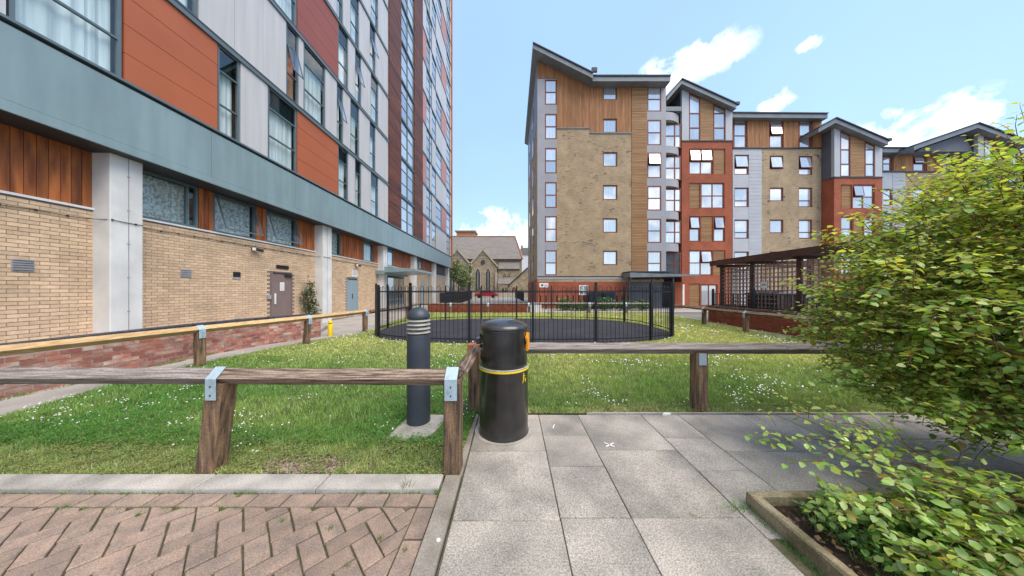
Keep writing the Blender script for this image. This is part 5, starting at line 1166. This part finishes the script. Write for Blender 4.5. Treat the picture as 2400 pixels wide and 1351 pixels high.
# ------------------------------------------------------------------ timber knee rails
def beam(th, p, q, m, s=.098, roll=R(45), name='beam'):
    d = (Vector(q)-Vector(p)).length; mb = MB(); mb.bar(p, q, s, s, m, roll, cham=.003, segs=max(2, int(d/.14)), jit=.0014); return mb.build(name, th)
def post(th, x, y, ztop, m='post_timber', s=.13, lean=(0, 0), base=-.06, name='post', ang=0):
    mb = MB(); u = Vector((math.cos(ang), math.sin(ang), 0)); mb.bar((x+lean[0], y+lean[1], base), (x, y, ztop), s, s, m, up=(-math.sin(ang), math.cos(ang), 0), cham=.008, segs=8, jit=.0013); return mb.build(name, th)
def strapm(th, x, y, zc, ang, w=.09, m='strap', s=.104, drop=.17, half=.069):
    """metal strap over the beam and down the post; ang: beam direction"""
    h = s*.7071+.004; sec = [(-half, -.0), (-h, 0), (0, h), (h, 0), (half, 0)]; t = .004; P = [(-h-.002, -drop), (-h-.002, 0), (0, h+.002), (h+.002, 0), (h+.002, -drop)]
    Q = [(-h+t-.002, -drop), (-h+t-.002, 0), (0, h-t+.002), (h-t+.002, 0), (h-t+.002, -drop)]
    mb = MB(); c, s_ = math.cos(ang), math.sin(ang); vs = []
    for k in (-w/2, w/2):
        for a, b in P+Q[::-1]: vs.append((x+c*k-s_*a, y+s_*k+c*a, zc+b))
    n = 10; fs = [(i, (i+1) % n, n+(i+1) % n, n+i) for i in range(n)]
    for i in range(4): fs += [(i, 9-i, 8-i, i+1), (n+i, n+i+1, n+8-i, n+9-i)]
    mb.add(vs, fs, m)
    for a, bz in ((-h-.004, -.06), (-h-.004, -.13)): px, py = x-s_*a, y+c*a; mb.box(px-.005, px+.005, py-.005, py+.005, zc+bz-.005, zc+bz+.005, 'dark_metal')
    return mb.build('strap', th)
kr = thing('knee_rail', 'weathered brown timber knee rail with pale blue straps along the near brick paving', 'rail', (-2.4, 2.23, 0))
YN = 2.235
beam(kr, (-6.2, YN, .785), (-2.40, YN, .780), 'grey_timber'); beam(kr, (-2.395, YN, .780), (-.47, YN, .772), 'old_timber')
post(kr, -2.405, YN, .74, lean=(-.10, -.0), s=.135); strapm(kr, -2.42, YN, .780, 0, .085)
post(kr, -.487, YN, .74, s=.135); strapm(kr, -.492, YN, .776, 0, .10)
post(kr, -5.0, YN, .74, s=.135); strapm(kr, -5.0, YN, .784, 0, .085)
beam(kr, (-.44, 2.26, .80), (-.44, 3.22, .785), 'grey_timber_y' if 'grey_timber_y' in MATS else 'old_timber_y')
k2 = thing('knee_rail', 'grey timber knee rail running right behind the litter bin to the leafy shrub', 'rail', (3, 3.33, 0))
beam(k2, (-.25, 3.33, .775), (3.35, 3.33, .770), 'grey_timber'); beam(k2, (3.355, 3.33, .770), (10.5, 3.33, .765), 'grey_timber')
post(k2, -.47, 3.36, .80, 'post_timber', .14); mb = MB(); mb.box(-.545, -.395, 3.285, 3.435, .79, .82, 'red_post').box(-.545, -.40, 3.282, 3.288, .68, .79, 'red_post'); mb.build('strap', k2)
for x in (2.32, 6.6, 9.6): post(k2, x, 3.34, .73, s=.14)
mb = MB(); mb.box(2.27, 2.36, 3.258, 3.266, .58, .72, 'strap'); mb.build('strap', k2)
k3 = thing('knee_rail', 'light new-looking timber rail slanting back along the left path', 'rail', (-6, 5.5, 0))
LP = [(-6.95, 1.2), (-6.5, 3.35), (-6.12, 5.27), (-5.58, 7.36), (-5.22, 9.55)]
for i, (a, b) in enumerate(zip(LP, LP[1:])): beam(k3, (*a, .72), (*b, .72), 'new_timber', .10)
for i, (x, y) in enumerate(LP[2:]):
    ang = math.atan2(1.98, .5); post(k3, x, y, .67, lean=(-.06 if i == 1 else 0, 0), s=.13, ang=ang); strapm(k3, x, y, .72, ang, .1)
k4 = thing('knee_rail', 'distant timber rail along the far edge of the lawn', 'rail', (-2, 17.4, 0))
beam(k4, (-6.0, 17.45, .56), (1.1, 17.45, .56), 'old_timber', .10)
for x in (-6.0, -3.98, -1.55, 1.1): post(k4, x, 17.45, .5, s=.13); strapm(k4, x, 17.45, .56, 0, .14)
k5 = thing('knee_rail', 'timber rail between the far lawn and the block shrubs', 'rail', (4, 16.6, 0))
beam(k5, (1.2, 17.2, .60), (8.6, 16.9, .60), 'grey_timber', .10)
for x in (1.35, 4.9, 7.2): post(k5, x, 17.2-(x-1.2)*.04, .54, s=.13); strapm(k5, x, 17.2-(x-1.2)*.04, .60, 0, .14)
k6 = thing('knee_rail', 'weathered timber rail along the right path beside the play area', 'rail', (8, 10, 0))
RP = [(8.45, 13.6), (7.58, 11.55), (8.12, 9.4), (8.62, 6.2)]
RP = [(8.30, 13.7), (8.22, 11.5), (8.18, 9.4), (8.45, 6.2), (8.5, 3.6)]
for a, b in zip(RP, RP[1:]): beam(k6, (*a, .68), (*b, .68), 'old_timber_y', .10)
for x, y in RP[1:4]: post(k6, x, y, .62, s=.13, ang=R(90)); strapm(k6, x, y, .68, R(90), .1)
k7 = thing('knee_rail', 'short dark timber rail behind the left end of the play fence', 'rail', (-5, 13, 0))
beam(k7, (-5.15, 9.75, .69), (-5.2, 13.5, .66), 'old_timber_y', .10); beam(k7, (-5.2, 13.5, .66), (-5.9, 17.4, .6), 'old_timber_y', .10)
for x, y in ((-5.2, 13.4),): post(k7, x, y, .6, s=.13); strapm(k7, x, y, .66, R(90), .1)

# ------------------------------------------------------------------ litter bin
BXc, BYc = -.088, 2.885
lb = thing('litter_bin', 'tall round black litter bin with yellow band on the paving beside the rail corner', 'litter bin', (BXc, BYc, 0))
def arcpts(r, z): return (r, z)
MB().lathe([(.268, -.01), (.268, .012), (.262, .03), (.259, .05), (.259, .66), (.264, .668), (.264, .69)], BXc, BYc, 64, 'bin_black').build('body', lb, smooth=True)
MB().lathe([(.262, .6905), (.266, .693), (.266, .702), (.262, .706)], BXc, BYc, 64, 'louvre').build('steel_band', lb, smooth=True)
MB().lathe([(.2655, .672), (.2675, .674), (.2675, .688), (.2655, .690)], BXc, BYc, 64, 'yellow_paint').build('yellow_band', lb, smooth=True)
# hood: shell with two side openings
def hood():
    n = 72; rings = [(.254, .7065), (.252, .74), (.251, .86), (.250, .90), (.249, 1.02), (.249, 1.07), (.250, 1.095)]
    vs = []; fs = []
    for r, z in rings:
        for i in range(n): a = 2*math.pi*i/n; vs.append((BXc+r*math.cos(a), BYc+r*math.sin(a), z))
    for k in range(len(rings)-1):
        for i in range(n):
            a = 2*math.pi*(i+.5)/n; ang = math.degrees(a)
            if k == 3 and (abs(ang-184) < 24 or min(abs(ang-(-4)), abs(ang-356)) < 24): continue
            fs.append((k*n+i, k*n+(i+1) % n, (k+1)*n+(i+1) % n, (k+1)*n+i))
    mb = MB(); mb.add(vs, fs, 'bin_black'); mb.v = mb.v
    o = mb.build('hood', lb, smooth=True); sm = o.modifiers.new('thickness', 'SOLIDIFY'); sm.thickness = .006; sm.offset = -1
    return o
hd = hood()
MB().lathe([(.236, .72), (.236, 1.08)], BXc, BYc, 40, 'black_plastic').build('liner', lb, smooth=True) if False else None
MB().lathe([(.20, .70), (.20, .89)], BXc, BYc, 40, 'black_plastic').build('liner', lb, smooth=True)
MB().lathe([(.258, 1.085), (.262, 1.09), (.263, 1.10), (.258, 1.116), (.238, 1.136), (.19, 1.160), (.11, 1.182), (.03, 1.19)], BXc, BYc, 64, 'bin_black').build('lid', lb, smooth=35)
# lips around openings
for ang, m in ((184, 'bin_black'), (-4, 'bin_black')):
    pts = []
    for t in range(25):
        u = 2*math.pi*t/24; a = R(ang+22*math.cos(u)); z = .96+.062*math.sin(u); pts.append((BXc+.255*math.cos(a), BYc+.255*math.sin(a), z))
    MB().tube(pts, .008, 6, m, cap=False).build('opening_lip', lb, smooth=True)
mb = MB(); mb.box(BXc-.283, BXc-.25, BYc-.09, BYc+.02, .93, .99, 'bin_black'); mb.build('hinge', lb)
# orange plate on the right, standing proud
a = R(-7); mb = MB(); c, s_ = math.cos(a), math.sin(a)
pl = [(-.055, 1.00), (-.02, 1.055), (.02, 1.045), (.055, .93), (.03, .88), (-.045, .865)]
for (u, z) in pl: pass
def on_bin(u, z, r): th_ = a+u/.25; return (BXc+r*math.cos(th_), BYc+r*math.sin(th_), z)
vs = [on_bin(u-.03, z, .252) for u, z in pl]+[on_bin(u-.03, z, .275) for u, z in pl]; n = len(pl)
mb.add(vs, [tuple(range(n)), tuple(range(2*n-1, n-1, -1))]+[(i, n+i, n+(i+1) % n, (i+1) % n) for i in range(n)], 'orange_plate'); mb.build('orange_plate', lb)
# small yellow litter emblem: figure dropping litter into a basket, flat on the body
def emblem(shapes, aa, zc, sc):
    mb = MB()
    for P in shapes:
        vs = []; 
        for u, z in P: th_ = aa+u*sc/.26; vs.append((BXc+.2605*math.cos(th_), BYc+.2605*math.sin(th_), zc+z*sc))
        mb.add(vs, [tuple(range(len(P)))], 'yellow_paint')
    return mb.build('emblem', lb)
circ = lambda x, y, r: [(x+r*math.cos(t*.785), y+r*math.sin(t*.785)) for t in range(8)]
emblem([circ(-.1, .8, .16), [(-.3, .6), (.0, .6), (.05, .1), (-.25, .1)], [(-.25, .1), (-.1, .1), (-.25, -.8), (-.45, -.8)], [(-.1, .1), (.05, .1), (.05, -.5), (-.08, -.5)], [(0, .6), (.0, .45), (.4, .2), (.42, .32)], [(.3, -.1), (.65, -.1), (.58, -.8), (.37, -.8)]], R(-36), .60, .058)
tag(MB().lathe([(.31, .0005), (.31, .003)], BXc, BYc+.005, 40, 'kerb_concrete').build('mortar_ring', None), 'pale ring of mortar on the paving round the foot of the black bin', 'mortar')
# ------------------------------------------------------------------ bollard light
bl = thing('bollard_light', 'dark grey bollard light with pale louvre rings standing in the grass', 'bollard light', (-1.055, 3.04, 0))
x, y = -1.055, 3.04; r = .127
MB().lathe([(r, -.02), (r, .98), (r-.004, 1.0), (r-.02, 1.005)], x, y, 48, 'bollard_grey').build('body', bl, smooth=True)
MB().lathe([(.075, .99), (.075, 1.19)], x, y, 32, 'louvre').build('lens', bl, smooth=True)
for k in range(4):
    z = 1.018+k*.044; MB().lathe([(.07, z+.018), (r-.012, z+.006), (r+.002, z-.004), (r+.002, z), (r-.012, z+.013), (.07, z+.026)], x, y, 48, 'louvre', cap=False).build('louvre_ring', bl, smooth=True)
MB().lathe([(r-.02, 1.178), (r-.002, 1.18), (r, 1.19), (r-.004, 1.215), (r-.022, 1.25), (r-.05, 1.278), (r-.085, 1.296), (.01, 1.303)], x, y, 48, 'bollard_grey').build('dome', bl, smooth=True)
mb = MB(); P = [(-1.27, 2.72), (-1.10, 2.66), (-.86, 2.70), (-.78, 2.95), (-.80, 3.2), (-1.2, 3.22), (-1.25, 3.0)]; vs, fs = block_from_poly(P, -.05, .014, 0, .012); mb.add(vs, fs, 'kerb_concrete'); tag(mb.build('concrete_footing'), 'rough concrete footing in the grass under the bollard light', 'footing')
# yellow marker post
ym = thing('marker_post', 'short yellow marker post at the end of the low wall', 'bollard', (-5.98, 8.85, 0))
MB().lathe([(.07, -.03), (.07, .36), (.062, .37)], -5.98, 8.85, 20, 'yellow_paint').build('body', ym, smooth=True)
MB().lathe([(.05, .371), (.05, .395)], -5.98, 8.85, 20, 'black_plastic').build('black_band', ym)
MB().lathe([(.066, .396), (.066, .44), (.04, .475), (.01, .48)], -5.98, 8.85, 20, 'yellow_paint').build('cap', ym, smooth=True)
# small litter on the slabs
def stick(name, pts, w, lab, z=.004):
    mb = MB(); 
    for p, q in pts: mb.bar((*p, z), (*q, z), w, .004, 'white_litter')
    return tag(mb.build(name), lab, 'litter')
stick('crossed_sticks', [((.895, 2.56), (.99, 2.62)), ((.90, 2.625), (.975, 2.555))], .012, 'two pale crossed sticks lying on a paving slab')
stick('stick', [((.44, 2.90), (.47, 2.98))], .01, 'single pale stick on the slab right of the bin')
tag(MB().prism([(1.78, 3.18), (1.86, 3.19), (1.90, 3.215), (1.83, 3.23)], 'z', .003, .025, 'white_litter').build('crumpled_wrapper'), 'small crumpled white wrapper at the grass edge near the rail post', 'litter')

# ------------------------------------------------------------------ planter and big shrub
pl = thing('planter_bed', 'timber-edged planting bed under the leafy shrub at the right', 'planter', (2.8, .8, 0))
mb = MB(); mb.bar((1.665, 1.84, .035), (1.74, -1.5, .035), .065, .12, 'planter_edge', cham=.012, segs=30, jit=.002); mb.build('edging', pl)
mb = MB(); mb.bar((1.64, 1.86, .03), (6.5, 1.92, .03), .05, .12, 'planter_edge', cham=.01, segs=30, jit=.002); mb.build('edging', pl)
nx, ny = 40, 30; mb = MB(); vs = []
for j in range(ny+1):
    for i in range(nx+1): x_ = 1.69+i*4.7/nx; y_ = -1.5+j*3.33/ny; vs.append((x_, y_, .012+.03*math.sin(x_*9+y_*5)*math.sin(y_*8-x_*3)*.6+random.uniform(0, .016)))
mb.add(vs, [(j*(nx+1)+i, j*(nx+1)+i+1, (j+1)*(nx+1)+i+1, (j+1)*(nx+1)+i) for j in range(ny) for i in range(nx)], 'bark_soil'); mb.build('soil', pl)

n = 900; x_ = rng.uniform(1.72, 3.4, n); y_ = rng.uniform(.9, 1.8, n); a_ = rng.random(n)*6.28; q_ = .006+.012*rng.random(n); co = np.empty((n, 4, 3))
for k, (u, v) in enumerate(((-1, -.5), (1, -.4), (1, .5), (-1, .4))): co[:, k] = np.c_[x_+(u*np.cos(a_)-v*np.sin(a_))*q_, y_+(u*np.sin(a_)+v*np.cos(a_))*q_, .045+.015*rng.random(n)]
stuff(link('leaf_litter', tri_mesh('leaf_litter', co.reshape(-1, 3), np.array([.22, .11, .05])*(.3+rng.random((n, 1))), 'grass_blade', 4, ((0, 1, 2, 3),)), pl))
class LeafSet:
    F8 = ((0, 1, 2), (0, 2, 3), (3, 2, 4), (0, 5, 1), (0, 6, 5), (6, 4, 5))
    def __init__(s): s.items = []
    def leaf(s, p, d, nrm, L_, W_, tone): s.items.append((p, d, nrm, L_, W_, tone))
    def verts(s, it):
        p, d, nr, L_, W_, _ = it; d = d.normalized(); a = d.cross(nr)
        if a.length < 1e-4: a = Vector((1, 0, 0))
        a.normalize(); n = a.cross(d); fo = .16*W_
        droop = -n*(L_*.10)
        return [p, p+d*L_*.34+a*W_*.5+n*fo, p+d*L_*.72+a*W_*.38+n*fo*.8+droop*.4, p+d*L_+droop, p+d*L_*.72-a*W_*.38+n*fo*.8+droop*.4, p+d*L_*.34-a*W_*.5+n*fo, p+d*L_*.5+droop*.2]
    FACES = ((0, 1, 2, 6), (6, 2, 3, 4), (0, 6, 4, 5))
    def build(s, name, parent, mname, nsingle=0, key=None, single_name='leaf'):
        its = s.items
        if key: its = sorted(its, key=key)
        for it in its[:nsingle]:
            co = np.array([list(v) for v in s.verts(it)]); link(single_name, tri_mesh(single_name, co, np.array([it[5]]), mname, 7, s.FACES), parent)
        rest = its[nsingle:]
        if rest:
            co = np.array([list(v) for it in rest for v in s.verts(it)]); tn = np.array([it[5] for it in rest])
            return stuff(link(name, tri_mesh(name, co, tn, mname, 7, s.FACES), parent))
def rv(s=1): return Vector((random.gauss(0, s), random.gauss(0, s), random.gauss(0, s)))
def tone_leaf(young):
    if random.random() < young: c = (.50, .56, .12)
    else: c = random.choice([(.30, .47, .08), (.42, .56, .14), (.20, .36, .065)])
    if random.random() < .03: c = (.42, .28, .04)
    k = random.uniform(.7, 1.3); return (c[0]*k, c[1]*k, c[2]*k)
shrub = thing('leafy_shrub', 'large light green leafy shrub leaning over the paving from the bed on the right', 'shrub', (3.3, 1.2, 0))
LS = LeafSet(); BR = MB()
def crown_ok(p):
    """outline of the shrub in plan and height: lobes"""
    for c, r in LOBES:
        q = Vector(((p.x-c[0])/r[0], (p.y-c[1])/r[1], (p.z-c[2])/r[2]))
        if q.length < 1: return True
    return False
LOBES = [((4.15, 2.05, .60), (1.0, .55, .34)), ((3.35, 2.25, .82), (.55, .4, .22)), ((3.95, 1.85, 1.40), (1.25, .95, .62)), ((4.2, 1.9, 2.05), (1.05, .9, .58)), ((3.68, 2.15, 1.15), (1.12, .75, .42)), ((3.22, 2.1, 1.42), (.72, .6, .42)), ((3.62, 2.15, 1.85), (.8, .6, .42)), ((4.6, 1.7, .9), (1.2, .9, .75)), ((3.8, 1.75, .82), (.95, .6, .30)), ((4.4, 2.2, 2.35), (.75, .6, .42))]
def twig(p0, d, L_, nl, lsize, young, r=.0035, sag=.15, leafp=1.0):
    pts = [p0]; p = p0.copy(); d = d.normalized(); n = 7
    for i in range(n):
        d = (d+rv(.09)+Vector((0, 0, -sag/n))).normalized(); p = p+d*(L_/n); pts.append(p.copy())
    BR.tube(pts, r, 4, 'bark', r*.35, cap=False)
    for k in range(nl):
        t = (k+.7)/nl*n; i = min(int(t), n-1); q = pts[i].lerp(pts[i+1], t-i); td = (pts[i+1]-pts[i]).normalized()
        side = td.cross(Vector((0, 0, 1))); side = side.normalized() if side.length > .1 else Vector((1, 0, 0)); sg = 1 if k % 2 else -1
        ld = (side*sg*1.0+td*.65+rv(.28)+Vector((0, 0, -.15))).normalized(); nr = (Vector((0, 0, 1))+rv(.38)).normalized()
        yy = young*(.4+1.2*k/nl); s = lsize*random.uniform(.7, 1.25)*(1-.25*(k/nl))
        LS.leaf(q+ld*.008, ld, nr, s, s*.68, tone_leaf(yy))
    return pts
bases = [Vector((random.uniform(2.9, 4.6), random.uniform(1.0, 1.75), .0)) for _ in range(18)]
for c, r in LOBES:
    vol = r[0]*r[1]*r[2]; nt = int(600*vol**.66/.6)
    # a limb to each lobe
    for _ in range(5):
        b = min(random.sample(bases, 5), key=lambda q: (q.xy-Vector(c[:2])).length); e = Vector(c)+Vector((random.uniform(-.7, .7)*r[0], random.uniform(-.7, .7)*r[1], random.uniform(-.4, .5)*r[2])); m_ = b.lerp(e, .5)+Vector((.25, -.05, .15))+rv(.06)
        BR.tube([b, b.lerp(m_, .5)+rv(.03), m_, m_.lerp(e, .5)+rv(.03)+Vector((0, 0, .03)), e], .013, 5, 'bark', .005)
    for _ in range(nt):
        v = rv().normalized(); rad = random.random()**.27
        p = Vector((c[0]+v.x*r[0]*rad, c[1]+v.y*r[1]*rad, c[2]+v.z*r[2]*rad))
        if p.y < 1.0 or p.x < 1.2: continue
        d = Vector((v.x*1.1-.35, v.y*.7, v.z*.55+.05))+rv(.35)
        twig(p-d.normalized()*.12, d, random.uniform(.22, .38), random.randint(8, 13), random.choice([.034, .042, .05, .062]), .32+.35*max(0, v.z)*rad)
# drooping sprays to the left, low over the planter edge
def spray(p0, p1, up, n, spread, L_, young=.22, ls=.052, r=.007):
    p0, p1 = Vector(p0), Vector(p1); pts = []
    for k in range(13): t = k/12; pts.append(p0.lerp(p1, t)+Vector((0, 0, up*4*t*(1-t)))+rv(.008))
    BR.tube(pts, r, 5, 'bark', .0025)
    for i in range(n):
        t = .25+.75*random.random(); k = min(int(t*12), 11); q = pts[k].lerp(pts[k+1], t*12-k); d = (p1-p0).normalized()*.8+Vector((random.gauss(0, .7), random.gauss(0, .5), random.gauss(.1, .35)))
        twig(q+rv(spread*.3), d, L_*random.uniform(.5, 1.1), random.randint(5, 8), ls, young, .0025, .3)
spray((3.3, 1.5, .05), (1.80, 1.86, .50), .12, 22, .10, .24)
spray((3.2, 1.5, .05), (2.05, 1.95, .62), .12, 20, .10, .22)
spray((3.2, 1.4, .05), (1.90, 1.62, .42), .08, 26, .12, .22)
spray((3.0, 1.3, .05), (1.86, 1.48, .33), .08, 26, .12, .22)
spray((3.3, 1.3, .05), (2.1, 1.72, .50), .10, 28, .12, .24)
spray((2.9, 1.3, .02), (1.92, 1.32, .22), .06, 24, .10, .20)
spray((3.1, 1.3, .02), (1.90, 1.55, .24), .08, 34, .10, .20, .2)
spray((3.0, 1.1, .02), (1.95, 1.25, .20), .08, 36, .10, .20, .2)
spray((2.9, .95, .02), (2.05, 1.10, .16), .08, 34, .10, .18, .2)
spray((3.1, 1.2, .02), (2.2, 1.35, .30), .10, 40, .14, .22, .2)
spray((3.6, 1.2, .1), (2.3, 1.45, .42), .10, 34, .14, .24)
spray((3.4, 1.0, .1), (2.2, 1.15, .30), .10, 30, .14, .24)
spray((3.9, 1.5, .3), (2.7, 1.75, .72), .10, 34, .14, .25)
for _e in ((3.0, 2.35, .62), (3.5, 2.5, .50), (2.75, 2.2, .72), (4.3, 2.6, .45), (3.9, 2.3, .30), (3.3, 2.1, .42)): spray((4.3, 1.8, .35), _e, .10, 20, .16, .26, .3, .045)
for _e in ((2.62, 2.2, 1.72), (2.95, 2.2, 2.02), (3.2, 2.0, 2.22), (3.6, 2.2, 2.5), (4.1, 2.1, 2.85), (2.5, 2.1, 1.3)): spray((4.1, 1.9, 1.3), _e, .08, 16, .06, .2, .5, .042)
spray((3.8, 1.8, .3), (2.50, 2.3, 1.52), .15, 18, .1, .25); spray((3.8, 1.8, .3), (2.75, 2.4, 1.02), .15, 18, .1, .25)
spray((3.9, 1.8, .3), (2.65, 2.1, .92), .12, 20, .1, .25); spray((3.9, 1.8, .3), (2.9, 2.2, 1.86), .12, 16, .1, .22); spray((3.9, 1.9, .5), (3.5, 2.1, 2.35), .15, 14, .1, .22); spray((4.0, 1.9, .5), (3.9, 2.1, 2.72), .1, 14, .1, .2)
spray((3.7, 1.5, .1), (2.6, 1.35, .50), .12, 26, .14, .25); spray((3.6, 1.4, .1), (2.5, 1.2, .36), .1, 26, .14, .24)
BR.build('branches', shrub, smooth=True)
def nearness(it): p = it[0]; out = abs(p.x/max(p.y, .1)) > 1.95 or p.y < .9; return (50 if out else 0)+p.y-it[3]*3
LS.build('foliage', shrub, 'leaf', 280, nearness)
# orange dead stems in the bed
ds = thing('bare_stems', 'bare orange brown stems arching across the bed under the shrub', 'stems', (3, 1.2, 0))
for p0, p1, u in (((3.3, 1.1, .15), (2.35, 1.55, .42), .05), ((3.2, 1.15, .05), (2.3, 1.4, .25), .08), ((2.9, 1.05, .02), (2.25, 1.45, .32), .03), ((2.9, 1.2, .02), (2.7, 1.1, .45), .02)):
    p0, p1 = Vector(p0), Vector(p1); pts = [p0.lerp(p1, t/10)+Vector((0, 0, u*4*t/10*(1-t/10)))+rv(.005) for t in range(11)]; MB().tube(pts, .006, 6, 'terracotta', .0025).build('stem', ds, smooth=True)
# ground weeds in the bed
gw = thing('bed_weeds', 'low green weeds and grass filling the bed at the bottom right corner', 'weeds', (2.5, 1.3, 0)); LS2 = LeafSet()
for _ in range(900):
    x_, y_ = random.uniform(1.85, 3.6), random.uniform(.9, 1.8)
    if x_ < 1.87+(1.8-y_)*.15 and random.random() < .8: continue
    q = Vector((x_, y_, .03)); hh = random.uniform(.03, .22)
    for k in range(random.randint(4, 8)):
        a_ = random.uniform(0, 6.28); d = Vector((math.cos(a_), math.sin(a_), random.uniform(-.1, .5))); s = random.uniform(.025, .048); LS2.leaf(q+Vector((0, 0, hh*random.random())), d, (Vector((0, 0, 1))+rv(.3)).normalized(), s, s*.6, (lambda k_: (.12*k_, .26*k_, .045*k_))(random.uniform(.6, 1.6)))
LS2.build('weed_leaves', gw, 'leaf')
acc = []
for _ in range(140): tuft(random.uniform(1.9, 3.5), random.uniform(.95, 1.75), .03, .03, 26, .13, (.10, .24, .04), acc)
co = np.vstack([a[0] for a in acc]); co[:, 2] += .03
stuff(link('weed_grass', tri_mesh('weed_grass', co, np.vstack([a[1] for a in acc]), 'grass_blade'), gw))
print('objects', len(bpy.data.objects), 'windows', nwin, 'leaves', len(LS.items))
